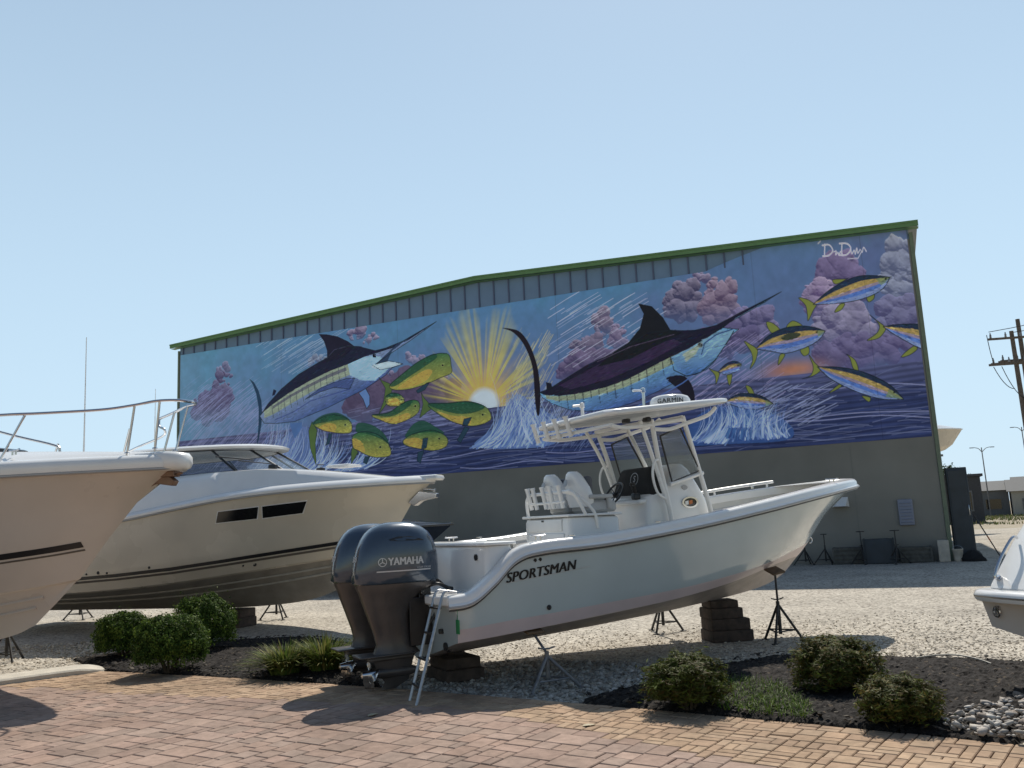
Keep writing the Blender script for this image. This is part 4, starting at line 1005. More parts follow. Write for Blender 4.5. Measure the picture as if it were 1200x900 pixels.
# vinyl bolster pads along the inside
for sd in (-1, 1):
    for (a, c) in ((.95, 1.75), (1.80, 2.7), (2.75, 3.6), (3.65, 4.6)):
        mb = MB()
        qs = [q for q in inn if a <= q.x <= c]
        if len(qs) > 1: mb.loft([[Vector((q.x, sd * (q.y - .005), q.z - .02)) for q in qs], [Vector((q.x, sd * (q.y - .07), q.z - .05)) for q in qs], [Vector((q.x, sd * (q.y - .07), q.z - .24)) for q in qs], [Vector((q.x, sd * (q.y - .02), q.z - .27)) for q in qs]], False, False); mb.build("bolster_pad", 'vinyl', cc)
mb = MB()      # fore deck inside the bow
fd = [p for p in sheer if p.x > 6.25]
v = [(p.x - .05, -max(p.y - .03, 0), p.z + .07) for p in fd] + [(p.x - .05, max(p.y - .03, 0), p.z + .07) for p in fd]
mb.add(v, [(i, i + 1, len(fd) + i + 1, len(fd) + i) for i in range(len(fd) - 1)]); 
mb.build("fore_deck", 'gel_white', cc)
# transom platform and bulkhead
mb = MB(); mb.prism([(-.10, -1.10), (.14, -1.15), (.55, -1.15), (.55, 1.15), (.14, 1.15), (-.10, 1.10), (-.16, .9), (-.16, .62), (.0, .58), (.0, -.58), (-.16, -.62), (-.16, -.9)], .90, 1.0, 'XY')
mb.build("swim_platform", 'gel_white', cc, bevel=.02)
mb = MB(); mb.rbox((.56, 0, 1.16), (.34, 2.04, .66), .06); mb.rbox((.56, 0, 1.50), (.40, 2.08, .035), .015); mb.build("transom_bulkhead", 'gel_white', cc)
mb = MB(); mb.lathe([(.0, 0), (.035, 0), (.035, .012), (.022, .014), (.02, .004), (0, .004)], (.385, -.80, 1.36), 16, axis=(-1, 0, 0)); mb.build("deck_fitting", 'black_plastic', cc)
for sd in (-1, 1):
    for x in (.95, 6.0):
        q = min(sheer, key=lambda p: abs(p.x - x)); cleat(cc, (q.x, sd * (q.y - .09), q.z + .085), 0 if x < 4 else -sd * .45 * -1)
    for x in (1.35, 2.5):
        q = min(sheer, key=lambda p: abs(p.x - x)); mb = MB(); mb.lathe([(.0, 0), (.042, 0), (.042, .008), (.028, .011), (.026, .004), (0, .004)], (q.x, sd * (q.y - .09), q.z + .085), 14); mb.build("rod_socket", 'steel', cc)
# low bow rail, far side first
for sd in (1,):
    qs = [p for p in sheer if 3.4 < p.x < 6.3]
    mb = MB(); mb.tube([(q.x, sd * (q.y - .12), q.z + .15) for q in qs], .022)
    for x in (3.5, 4.4, 5.3, 6.2):
        q = min(qs, key=lambda p: abs(p.x - x)); mb.tube([(q.x, sd * (q.y - .12), q.z + .07), (q.x, sd * (q.y - .12), q.z + .15)], .016)
    mb.build("bow_rail", 'powder', cc)
# name and lettering on the side
text_on(hb, "SPORTSMAN", .145, .95, 1.18, .105, "name_lettering", 'black_stripe', cc, shear=.25, bold=.006, sp=1.04)
mb = MB()
for dx, dz in ((0, 0), (.06, .005)):
    c0 = on_side(hb, .88 + dx, 1.305 + dz); 
    mb.add([on_side(hb, .88 + dx + a, 1.305 + dz + b_) for a, b_ in ((-.022, 0), (-.006, .022), (.016, .016), (.022, -.006), (.004, -.022))], [(0, 1, 2, 3, 4)])
mb.build("emblem", 'black_stripe', cc, flat=True)
strip_on(hb, np.linspace(.55, 1.55, 14), lambda x: 1.09 + .105 * (x - .55), lambda x: 1.098 + .105 * (x - .55), "pinstripe", 'silver_print', cc, sides=(-1,))
for (x, z) in ((1.05, .80), (.12, .40)):
    q = on_side(hb, x, z, off=.0); mb = MB(); mb.lathe([(0, 0), (.028, 0), (.028, .01), (.014, .016), (0, .006)], q, 12, axis=(0, -1, 0)); mb.build("through_hull", 'black_plastic', cc)
# green card tag hanging at the stern corner
mb = MB(); mb.rbox((-.03, -1.17, .70), (.012, .075, .14), .004); mb.tube([(-.03, -1.17, .77), (-.02, -1.15, .86)], .003); mb.build("hang_tag", 'green_tag', cc)
# bow eye
mb = MB(); mb.tube([(6.26 + .05 * math.cos(a), 0, 1.25 + .045 * math.sin(a)) for a in np.linspace(-1.6, 1.6, 8)], .008); mb.build("tow_eye", 'steel', cc)

# leaning post box, helm chairs
mb = MB(); mb.rbox((2.12, 0, 1.29), (.74, 1.10, .92), .06); mb.rbox((2.12, 0, 1.765), (.78, 1.14, .03), .012); mb.build("leaning_post_box", 'gel_white', cc)
for c_, d_ in (((1.742, .02, 1.655), (.012, .82, .14)), ((1.742, .28, 1.46), (.012, .30, .19)), ((1.742, -.18, 1.46), (.012, .50, .19))): MB().rbox(c_, d_, .004).build("hatch", 'powder', cc, bevel=.003)
for c_, d_ in (((1.732, .05, 1.71), (.012, .05, .02)), ((1.732, .33, 1.44), (.012, .03, .05)), ((1.732, -.25, 1.385), (.012, .30, .035))): MB().rbox(c_, d_, .004).build("hatch_latch", 'black_plastic', cc)
for y in (.27, -.27):
    mb = MB()
    rings = []
    for (z, x, hw, th) in ((1.86, 2.12, .20, .10), (1.98, 2.10, .215, .11), (2.10, 2.07, .20, .10), (2.20, 2.04, .15, .085), (2.27, 2.02, .10, .07), (2.30, 2.015, .05, .05)):
        rings.append([Vector((x + th * (math.copysign(abs(math.cos(a)) ** .6, math.cos(a))), y + hw * math.copysign(abs(math.sin(a)) ** .6, math.sin(a)), z)) for a in np.linspace(0, 2 * math.pi, 20, endpoint=False)])
    mb.loft(rings, True, True); ch = mb.build("chair_back", 'gel_white', cc, angle=60)
    mb = MB(); mb.rbox((2.155, y, 2.05), (.10, .33, .38), .045); mb.build("back_cushion", 'vinyl_dark', ch)
    mb = MB(); mb.rbox((2.30, y, 1.86), (.42, .42, .14), .05); mb.build("seat_cushion", 'vinyl', cc)
    for dy in (-.22, .22):
        mb = MB(); mb.rbox((2.26, y + dy, 1.98), (.34, .06, .05), .02); mb.rbox((2.38, y + dy, 1.90), (.06, .05, .15), .02); mb.build("armrest", 'vinyl', cc)
    mb = MB(); mb.lathe([(0, 0), (.045, 0), (.045, .006), (0, .008)], (1.905, y, 2.16), 16, axis=(-1, 0, .25)); mb.build("chair_badge", 'rubrail', cc)
mb = MB()
mb.tube(curve([(1.80, .52, 1.77), (1.79, .53, 1.95), (1.80, .48, 2.04), (1.80, .40, 2.05), (1.80, -.40, 2.05), (1.80, -.52, 2.05), (1.86, -.56, 1.98), (1.98, -.56, 1.77)], 6), .022); mb.tube([(1.78, .42, 1.93), (1.78, -.42, 1.93)], .016); mb.tube(curve([(1.80, -.40, 2.05), (1.92, -.52, 1.98), (2.1, -.56, 1.80), (2.15, -.56, 1.60)], 5), .02)
mb.build("backrest_rail", 'powder', cc)
for y in (.42, .28, .05, -.13, -.35):
    mb = MB(); mb.tube([(1.80, y, 1.86), (1.745, y, 2.12)], .027, 12); mb.tube([(1.748, y, 2.11), (1.744, y, 2.135)], .033, 12); mb.build("rod_holder", 'powder', cc)
# console
mb = MB(); rings = []
for (z, x0, x1, hw) in ((.83, 3.0, 4.22, .46), (1.3, 2.98, 4.18, .46), (1.75, 2.98, 4.05, .45), (1.96, 3.02, 3.96, .44), (2.12, 3.38, 3.88, .41), (2.30, 3.52, 3.80, .36), (2.38, 3.58, 3.74, .30)):
    r_ = .07; ring = []
    for (sx, sy, a0) in ((x1 - r_, hw - r_, 0), (x0 + r_, hw - r_, 90), (x0 + r_, -hw + r_, 180), (x1 - r_, -hw + r_, 270)):
        for i in range(4): a = R(a0 + 30 * i); ring.append(Vector((sx + r_ * math.cos(a), sy + r_ * math.sin(a), z)))
    rings.append(ring)
mb.loft(rings, True, True); mb.build("console", 'gel_white', cc, angle=50)
mb = MB(); mb.rbox((2.90, 0, 1.20), (.34, .62, .70), .05); mb.rbox((3.02, 0, 1.90), (.22, .80, .06), .03); mb.build("console_seat", 'gel_white', cc)
mb = MB()
def ell(cx, cz, a, b_, y, t0=0, n=28): return [Vector((cx + a * math.cos(t + 0), y, cz + b_ * math.sin(t))) for t in np.linspace(0, 2 * math.pi, n, endpoint=False)]
mb.loft([ell(3.68, 1.865, .135, .075, -.448), ell(3.68, 1.865, .135, .075, -.462), ell(3.68, 1.865, .105, .055, -.462), ell(3.68, 1.865, .105, .055, -.450)], True, False); mb.build("porthole_rim", 'steel', cc)
mb = MB(); mb.loft([ell(3.68, 1.865, .106, .056, -.450), ell(3.68, 1.865, .02, .01, -.4515)], True, True); ph = mb.build("porthole_glass", 'glass_dark', cc)
mb = MB(); mb.prism([(3.665, 1.835), (3.72, 1.85), (3.72, 1.895), (3.665, 1.885)], -.456, -.4525); mb.build("orange_float", 'orange', ph, flat=True)
mb = MB(); mb.prism([(3.60, 1.83), (3.655, 1.84), (3.655, 1.89), (3.60, 1.88)], -.456, -.4525); mb.build("life_ring_box", 'gel_white', ph, flat=True)
mb = MB(); mb.loft([ell(3.63, 2.06, .05, .032, -.428), ell(3.63, 2.06, .045, .028, -.436)], True, True); mb.build("console_badge", 'rubrail', cc)
# canvas cover over the dash electronics
mb = MB(); cv = []
for (z, x, hw, th) in ((1.95, 3.20, .43, .10), (2.0, 3.20, .435, .11), (2.18, 3.24, .40, .10), (2.33, 3.28, .375, .07), (2.355, 3.30, .36, .04)):
    cv.append([Vector((x + th * sx, hw * sy, z)) for sx, sy in ((-1, -.98), (-1.03, -.5), (-1.05, 0), (-1.03, .5), (-1, .98), (-.8, 1), (.8, 1), (1, .98), (1, -.98), (.8, -1), (-.8, -1))])
mb.loft(cv, True, True); o = mb.build("dash_cover", 'cover', cc, angle=60)
v, f = text_geo("S", .11, 0, .1, 0); mb = MB(); mb.add([(3.125 - a[1] * 0 + (a[1]) * .20, -a[0] - .05, 2.20 + a[1]) for a in v], f)
for k in range(26):
    a0, a1 = 2 * math.pi * k / 26, 2 * math.pi * (k + 1) / 26
    mb.add([(3.125 + r_ * math.sin(a) * .20, -.05 + r_ * math.cos(a), 2.20 + r_ * math.sin(a)) for a, r_ in ((a0, .078), (a1, .078), (a1, .086), (a0, .086))], [(0, 1, 2, 3)])
mb.v = [(p[0] - .018, p[1], p[2]) for p in mb.v]; mb.build("cover_emblem", 'rubrail', o, flat=True)
mb = MB(); cw = Vector((2.86, 0.08, 2.02)); ax = Vector((-.82, 0, .57)); X_, Y_ = frame(ax)
mb.tube([cw + X_ * .17 * math.cos(a) + Y_ * .17 * math.sin(a) for a in np.linspace(0, 2 * math.pi, 29)], .014, 8, caps=False)
for k in range(5):
    a = 2 * math.pi * k / 5; mb.tube([cw - ax * .03, cw + X_ * .165 * math.cos(a) + Y_ * .165 * math.sin(a)], .008)
mb.lathe([(0, -.10), (.03, -.09), (.035, 0), (.02, .02), (0, .02)], cw, 12, axis=ax); mb.build("steering_wheel", 'black_plastic', cc)
mb = MB(); mb.rbox((2.93, -.30, 1.97), (.10, .09, .08), .02); mb.tube([(2.93, -.28, 2.0), (2.88, -.28, 2.12)], .012); mb.tube([(2.93, -.32, 2.0), (2.90, -.32, 2.13)], .012); mb.lathe([(0, 0), (.02, .01), (.02, .04), (0, .05)], (2.88, -.28, 2.1), 10); mb.lathe([(0, 0), (.02, .01), (.02, .04), (0, .05)], (2.90, -.32, 2.1), 10); mb.build("throttle", 'black_plastic', cc)
# hardtop frame
tt = MB()
for sd in (-1, 1):
    y = .53 * sd; yt = .62 * sd
    tt.tube(curve([(3.30, y, 1.10), (3.29, y, 1.70), (3.16, y * 1.02, 2.35), (3.02, yt, 2.92)], 6), .032, 10)
    tt.tube(curve([(3.30, y * 1.0, 1.72), (3.22, y * 1.0, 1.95), (3.05, y * 1.04, 2.45), (2.84, yt, 2.90)], 6), .026, 10)
    tt.tube(curve([(4.02, y, 1.25), (3.95, y, 1.75), (3.78, y * 1.02, 2.35), (3.53, yt, 2.97)], 6), .032, 10)
    tt.tube([(3.31, y, 2.10), (3.87, y, 2.24)], .026, 10)
    tt.tube(curve([(3.05, yt, 2.80), (3.3, yt, 2.80), (3.58, yt, 2.88), (3.95, yt, 2.99), (4.12, yt * .96, 3.10)], 5), .026, 10)
    tt.tube(curve([(2.26, .80 * sd, 2.82), (2.5, .72 * sd, 2.80), (2.9, yt, 2.84), (3.55, yt, 2.93)], 5), .026, 10)
    tt.tube([(3.0, y * 1.04, 2.55), (2.2, .66 * sd, 2.80)], .022, 10) if False else None
tt.tube([(3.0, -.62, 2.90), (3.0, .62, 2.90)], .026, 10); tt.tube([(3.53, -.62, 2.96), (3.53, .62, 2.96)], .026, 10); tt.tube([(2.26, -.80, 2.82), (2.26, .80, 2.82)], .024, 10)
tt.build("hardtop_frame", 'powder', cc)
for sd in (-1, 1):
    y = .56 * sd; mb = MB(); mb.tube(curve([(3.14, y, 2.42), (3.04, y * 1.05, 2.38), (3.0, y * 1.06, 2.20), (3.06, y * 1.05, 2.0), (3.20, y, 1.92)], 6), .016, 8); mb.build("grab_rail", 'powder', cc)
# hardtop slab
def slab_poly():
    L0, L1, hw = 2.18, 4.46, .93; r0 = .18
    pts = []
    for a in np.linspace(180, 90, 5): pts.append((L0 + r0 + r0 * math.cos(R(a)), hw - r0 + r0 * math.sin(R(a))))
    for t in np.linspace(0, 1, 14): 
        a = math.pi / 2 * (1 - t); pts.append((3.30 + 1.16 * math.cos(a) ** .9 if a > 1e-6 else L1, hw * (math.sin(a) ** .55 if a > 1e-6 else 0)))
    pts = pts + [(x, -y) for x, y in pts[::-1][1:]]
    return pts
sp = slab_poly(); cx_ = 3.4
zt = lambda x, y: 2.965 + .105 * (x - 2.2) + .045 * (1 - (y / .95) ** 2)
rings = []
for (k, dz) in ((.90, -.055), (.955, -.05), (.995, -.03), (1.0, -.005), (.985, .018), (.93, .03), (.6, .032), (.25, .033), (.04, .033)):
    rings.append([Vector((cx_ + (x - cx_) * k, y * k, zt(cx_ + (x - cx_) * k, y * k) + dz)) for x, y in sp])
mb = MB(); mb.loft(rings, True, False)
for a_, b__ in (((.90, -.055), (.5, -.05)), ((.5, -.05), (.04, -.05))):
    mb.loft([[Vector((cx_ + (x - cx_) * k, y * k, zt(cx_ + (x - cx_) * k, y * k) + dz)) for x, y in sp] for k, dz in (a_, b__)], True, False)
mb.build("hardtop", 'gel_white', cc, angle=50)
for k, y in enumerate((.86, .58, .30, .02)):
    mb = MB(); x = 2.16; z = 2.97
    mb.tube([(x + .05, y, z - .20), (x - .025, y, z + .05)], .029, 12); mb.tube([(x - .023, y, z + .04), (x - .028, y, z + .065)], .036, 12); mb.build("rod_holder", 'powder', cc)
mb = MB(); mb.rbox((2.19, .42, 2.86), (.03, 1.0, .03), .01); mb.build("rod_rack_bar", 'powder', cc)
# radar dome on the hardtop
mb = MB(); rings = []
for z, kx, ky in ((0, .22, .22), (.02, .27, .27), (.06, .285, .285), (.12, .275, .275), (.16, .25, .25), (.18, .2, .2), (.187, .08, .08)):
    rings.append([Vector((3.85 + kx * math.cos(a), ky * math.sin(a), 3.16 + z)) for a in np.linspace(0, 2 * math.pi, 28, endpoint=False)])
mb.loft(rings, True, True); rd = mb.build("radar_dome", 'gel_white', cc, angle=60)
v, f = text_geo("GARMIN", .09, 0, 0, .0014, 1.12); mb = MB()
for_c = R(180 + 52)
mb.add([(3.85 + (.289 + a[2]) * math.cos(for_c + a[0] / .285), (.289 + a[2]) * math.sin(for_c + a[0] / .285), 3.245 + a[1]) for a in v], f); mb.add([(3.85 + .29 * math.cos(for_c + a / .285), .29 * math.sin(for_c + a / .285), 3.245 + b_) for a, b_ in ((.055, .05), (.085, .05), (.07, .068))], [(0, 1, 2)])
mb.build("dome_lettering", 'black_stripe', rd, flat=True)
for (x, y, h, L_) in ((3.36, -.05, .24, .16), (2.36, -.05, .12, .13)):
    mb = MB(); mb.tube([(x, y, 3.00 + (x - 2.36) * .11), (x, y, 3.04 + (x - 2.36) * .11 + h)], .022, 10); mb.lathe([(0, 0), (.035, 0), (.03, .02), (.03, .06), (0, .07)], (x, y, 3.04 + (x - 2.36) * .11 + h - .02), 12)
    mb.tube([(x, y, 3.05 + (x - 2.36) * .11 + h), (x - L_, y + .02, 3.04 + (x - 2.36) * .11 + h)], .016, 10); mb.build("navigation_light", 'steel' if h > .2 else 'powder', cc)
for x, y in ((2.75, -.45), (2.95, -.62), (3.1, -.35)): MB().rbox((x, y, 2.92), (.07, .12, .06), .02).build("spreader_light", 'black_plastic', cc)
# clear side curtains
for sd in (-1, 1):
    q = [(3.20, .545 * sd, 2.72), (3.50, .585 * sd, 2.83), (3.80, .55 * sd, 2.27), (3.35, .53 * sd, 2.13)]
    mb = MB().add(q, [(0, 1, 2, 3)]); mb.add([(a, b_ + .006 * sd, c) for a, b_, c in q], [(0, 1, 2, 3)]); g_ = mb.build("window_panel", 'glass', cc, flat=True)
    mb = MB(); mb.tube(q + [q[0]], .013, 6); mb.build("panel_gasket", 'black_plastic', g_)
q = [(3.50, -.52, 2.84), (3.50, .52, 2.84), (3.76, .50, 2.42), (3.76, -.50, 2.42)]
mb = MB().add(q, [(0, 1, 2, 3)]).add([(a + .006, b_, c) for a, b_, c in q], [(0, 1, 2, 3)]); g_ = mb.build("windshield", 'glass', cc, flat=True)

# outboards
def build_motor(y, label):
    m_ = empty("outboard_motor", (0, y, 0)); m_.parent = cc
    def ring(z, cx, hx, hy, e=.75, tail=0):
        r_ = []
        for a in np.linspace(0, 2 * math.pi, 32, endpoint=False):
            c, s = math.cos(a), math.sin(a)
            hyy = hy * (1 + .10 * c)
            r_.append(Vector((cx + hx * math.copysign(abs(c) ** e, c), hyy * math.copysign(abs(s) ** e, s), z)))
        return r_
    b = MB(); b.loft([ring(1.135, -.375, .455, .235), ring(1.155, -.375, .475, .255), ring(1.30, -.37, .470, .268), ring(1.42, -.365, .455, .27), ring(1.52, -.36, .43, .262), ring(1.60, -.355, .395, .245), ring(1.67, -.355, .345, .215), ring(1.72, -.36, .285, .175), ring(1.755, -.365, .21, .13), ring(1.775, -.37, .12, .075), ring(1.782, -.37, .03, .02)], True, True)
    cow = b.build("cowling", 'cowl', m_, angle=70)
    cb = bvh_of(cow)
    def oc(x, z, sd=-1, off=.004):
        h = cb.ray_cast(Vector((x, sd * 2, z)), Vector((0, -sd, 0))); return (h[0] + Vector((0, sd * off, 0))) if h[0] else Vector((x, sd * .25, z))
    for sd in (-1, 1):
        b = MB()
        v, f = text_geo("YAMAHA", .112, 0, 0, .005, 1.0); b.add([oc(-.345 - sd * a[0] * .85, 1.365 + a[1], sd, .004 + a[2]) for a in v], f)
        for k in range(22):
            a0, a1 = 2 * math.pi * k / 22, 2 * math.pi * (k + 1) / 22
            b.add([oc(-.345 + sd * .255 * 1.0 - sd * r_ * math.cos(a), 1.365 + r_ * math.sin(a), sd) for a, r_ in ((a0, .038), (a1, .038), (a1, .045), (a0, .045))], [(0, 1, 2, 3)])
        for k in range(3):
            a = math.pi / 2 + k * 2 * math.pi / 3; c0 = (-.345 + sd * .255, 1.365); d_ = Vector((math.cos(a), math.sin(a))); n_ = Vector((-d_.y, d_.x)) * .004
            b.add([oc(c0[0] + p.x, c0[1] + p.y, sd) for p in (n_, -n_, d_ * .036 - n_, d_ * .036 + n_)], [(0, 1, 2, 3)])
        b.loft([[oc(x, z, sd, .003) for x in np.linspace(-.66, -.06, 12)] for z in (1.262, 1.275)], False, False)
        v, f = text_geo("FOUR STROKE", .026, 0, .2, 0); b.add([oc(-.14 - sd * a[0] * 1.0, 1.292 + a[1], sd) for a in v], f)
        b.build("motor_lettering", 'silver_print', m_, flat=True)
        b = MB(); P = [(-.52, 1.60), (-.42, 1.625), (-.28, 1.62), (-.16, 1.59), (-.12, 1.572), (-.26, 1.578), (-.42, 1.578), (-.50, 1.585)]
        b.add([oc(x, z, sd, .004) for x, z in P], [tuple(range(len(P)))]); b.build("air_intake", 'black_plastic', m_, flat=True)
    b = MB(); v, f = text_geo("300", .085, 0, .15, .004)
    def oa(yy, z):
        h = cb.ray_cast(Vector((-3, yy, z)), Vector((1, 0, 0))); return h[0] + Vector((-.004, 0, 0)) if h[0] else Vector((-.85, yy, z))
    b.add([oa(-a[0], 1.40 + a[1]) + Vector((-a[2], 0, 0)) for a in v], f); b.build("power_figure", 'silver_print', m_, flat=True)
    b = MB(); b.loft([ring(1.14, -.375, .445, .235), ring(1.10, -.37, .44, .23), ring(1.04, -.42, .36, .20), ring(.95, -.47, .28, .17), ring(.80, -.47, .225, .135), ring(.62, -.43, .20, .115), ring(.50, -.40, .20, .11), ring(.44, -.39, .235, .125), ring(.40, -.38, .26, .13)], True, True)
    b.build("midsection", 'motor_grey', m_, angle=60)
    b = MB(); b.rbox((-.52, 0, .405), (.62, .30, .02), .01); b.rbox((-.46, 0, .37), (.50, .14, .06), .03); b.build("cavitation_plate", 'motor_grey', m_)
    b = MB(); b.loft([[Vector((x0 + (x1 - x0) * t, w * math.sin(math.pi * t) ** .7 * sg, z)) for sg, ts in ((1, np.linspace(0, 1, 8)), (-1, np.linspace(1, 0, 8)[1:-1])) for t in ts] for (z, x0, x1, w) in ((.40, -.66, -.16, .065), (.30, -.62, -.20, .055), (.22, -.60, -.22, .05), (.12, -.52, -.25, .02), (.045, -.56, -.40, .010))], True, True)
    b.lathe([(0, .30), (.03, .27), (.055, .18), (.062, .05), (.060, -.12), (.05, -.18), (0, -.19)], (-.42, 0, .215), 16, axis=(1, 0, 0)); b.build("gearcase", 'motor_grey', m_, angle=50)
    b = MB()
    b.lathe([(0, -.14), (.035, -.13), (.05, -.04), (.055, .02), (0, .03)], (-.64, 0, .215), 14, axis=(1, 0, 0))
    for k in range(3):
        a = R(100 + 120 * k); rt = Matrix.Rotation(a, 3, 'X')
        P = [(-.02, .0, .04), (.03, .06, .09), (.03, .085, .15), (0, .06, .195), (-.03, 0, .20), (-.05, -.045, .15), (-.05, -.05, .09), (-.03, -.02, .04)]
        b.add([rt @ Vector(p) + Vector((-.665, 0, .215)) for p in P] + [rt @ (Vector(p) + Vector((.006, 0, 0))) + Vector((-.665, 0, .215)) for p in P], [tuple(range(8)), tuple(range(15, 7, -1))] + [(i, (i + 1) % 8, 8 + (i + 1) % 8, 8 + i) for i in range(8)])
    b.build("propeller", 'steel', m_, angle=50)
    b = MB(); b.box((-.09, 0, .78), (.14, .28, .62)); b.box((-.17, .12, .72), (.20, .04, .50)); b.box((-.17, -.12, .72), (.20, .04, .50)); b.tube([(-.12, -.17, 1.02), (-.12, .17, 1.02)], .035); b.tube([(-.12, -.06, .52), (-.22, -.06, .78)], .02)
    b.tube(curve([(-.10, -.10, 1.06), (.02, -.2, 1.10), (.14, -.18, 1.06), (.22, -.1, 1.02)], 5), .02); b.tube(curve([(-.10, .02, 1.08), (.06, -.05, 1.14), (.2, -.02, 1.05), (.3, 0, 1.02)], 5), .022); b.tube(curve([(-.08, -.14, .98), (.0, -.22, .86), (-.06, -.2, .7), (-.1, -.12, .62)], 5), .016)
    b.build("mount_bracket", 'black_plastic', m_, bevel=.008)
    return m_
build_motor(-.34, ''); build_motor(.42, '')
# boarding ladder
mb = MB(); L0 = [(-.14, -.86, 1.01), (-.50, -1.0, .025)]; L1 = [(-.14, -1.06, 1.01), (-.54, -1.27, .025)]
mb.tube(L0, .016, 8); mb.tube(L1, .016, 8); mb.tube([(-.32, -.93, .51), L0[1]], .012, 8)
mb.tube(curve([L0[0], (-.10, -.86, 1.05), (.02, -.86, 1.03)], 4), .014, 8); mb.tube(curve([L1[0], (-.10, -1.06, 1.05), (.02, -1.06, 1.03)], 4), .014, 8)
lad = mb.build("boarding_ladder", 'alu', cc)
for t in (.12, .36, .60, .84):
    a = Vector(L0[0]).lerp(Vector(L0[1]), t); c = Vector(L1[0]).lerp(Vector(L1[1]), t)
    mb = MB(); mb.box((a + c) / 2, ((a - c).length, .045, .018), rot=(c - a).to_track_quat('X', 'Z').to_matrix()); mb.build("rung", 'black_plastic', lad)
MB().rbox((-.02, -.72, .62), (.05, .05, .05), .01).build("transducer", 'black_plastic', cc); MB().rbox((-.01, -.98, .88), (.02, .12, .02), .005).build("vent_slot", 'black_plastic', cc); MB().lathe([(.0, 0), (.045, 0), (.045, .015), (.02, .02), (0, .01)], (-.005, -.80, .47), 12, axis=(-1, 0, 0)).build("drain_cap", 'black_plastic', cc)
# ---------------------------------------------------------------- cream cabin cruiser
cb_ = empty("cabin_cruiser", (-10.96, 19.32, 0), R(-22), "cream cabin cruiser with two dark hull windows, windshield and white hardtop behind the round shrubs", "boat")
SH = [(0, 1.62, 1.98), (1.5, 1.68, 1.98), (3.0, 1.72, 2.02), (4.4, 1.72, 2.10), (5.7, 1.69, 2.25), (6.7, 1.58, 2.37), (7.5, 1.40, 2.44), (8.3, 1.13, 2.48), (9.2, .70, 2.505), (9.8, .34, 2.52), (10.1, .14, 2.525), (10.2, 0, 2.53)]
MI = [(0, 1.60, 1.5), (1.5, 1.64, 1.52), (3.0, 1.67, 1.57), (4.4, 1.66, 1.65), (5.7, 1.58, 1.75), (6.6, 1.40, 1.85), (7.4, 1.16, 1.93), (8.1, .86, 2.0), (8.8, .50, 2.07), (9.3, .24, 2.13), (9.6, .10, 2.16), (9.78, 0, 2.18)]
BO = [(0, 1.55, .98), (1.5, 1.58, .99), (3.0, 1.60, 1.02), (4.4, 1.58, 1.08), (5.6, 1.47, 1.16), (6.5, 1.27, 1.25), (7.3, 1.0, 1.34), (7.9, .72, 1.41), (8.5, .42, 1.48), (8.95, .20, 1.53), (9.2, .08, 1.56), (9.36, 0, 1.58)]
CH = [(0, 1.50, .76), (1.5, 1.52, .77), (3.0, 1.52, .80), (4.4, 1.46, .86), (5.5, 1.32, .94), (6.4, 1.12, 1.03), (7.1, .87, 1.11), (7.7, .62, 1.18), (8.2, .37, 1.24), (8.6, .18, 1.29), (8.85, .07, 1.32), (9.02, 0, 1.34)]
CI = [(x - .06, max(w - .09, 0), z - .03) for x, w, z in CH]
ST = [(0, .80, .56), (1.5, .80, .56), (3.0, .78, .58), (4.3, .72, .62), (5.4, .63, .68), (6.2, .53, .75), (6.9, .41, .82), (7.4, .30, .88), (7.9, .18, .95), (8.25, .09, 1.0), (8.5, .04, 1.04), (8.68, 0, 1.07)]
KE = [(0, 0, .34), (1.5, 0, .345), (3.0, 0, .35), (4.3, 0, .352), (5.4, 0, .355), (6.2, 0, .37), (6.9, 0, .41), (7.4, 0, .46), (7.8, 0, .54), (8.05, 0, .62), (8.25, 0, .70), (8.4, 0, .79)]
hull, HB = hull_mesh("hull", [KE, ST, CI, CH, BO, MI, SH], [0, 0, 1, 1, 1, 1], ['bottom_taupe', 'gel_cream'], cb_, 80, 3)
bb = bvh_of(hull); sheer = [Vector(p) for p in HB[-1]]
sweep_sheer(sheer, [(0, -.03), (.05, -.02), (.055, .02), (.03, .05), (-.05, .10), (-.12, .11), (-.12, .02)], "gunwale", 'gel_white', cb_)
sweep_sheer(sheer, [(0, -.05), (.04, -.045), (.04, -.025), (0, -.02)], "rub_rail", 'rubrail', cb_)
xs = np.linspace(.2, 9.2, 46); zst = lambda x: float(np.interp(x, [p[0] for p in BO], [p[2] for p in BO]))
strip_on(bb, [x for x in xs], lambda x: zst(x) - .06, lambda x: zst(x) - .02, "hull_stripe", 'brown_stripe', cb_)
strip_on(bb, [x for x in xs], lambda x: zst(x) + .0, lambda x: zst(x) + .06, "hull_stripe", 'black_stripe', cb_)
for sd in (-1, 1):     # spray rails
    mb = MB(); qs = [Vector(p) for p in HB[1] if p[0] < 8.5]; mb.tube([Vector((q.x, sd * q.y, q.z - .005)) for q in qs], .022, 6)
    qs = [(Vector(p) + Vector(q)) / 2 for p, q in zip(HB[1], HB[2]) if p[0] < 8.4]; mb.tube([Vector((q.x, sd * q.y, q.z - .005)) for q in qs], .02, 6); mb.build("spray_rail", 'strake', cb_)
WN = [[(6.60, 1.97), (6.69, 2.16), (7.41, 2.21), (7.32, 2.01)], [(7.42, 2.015), (7.48, 2.215), (8.22, 2.27), (8.07, 2.07)]]
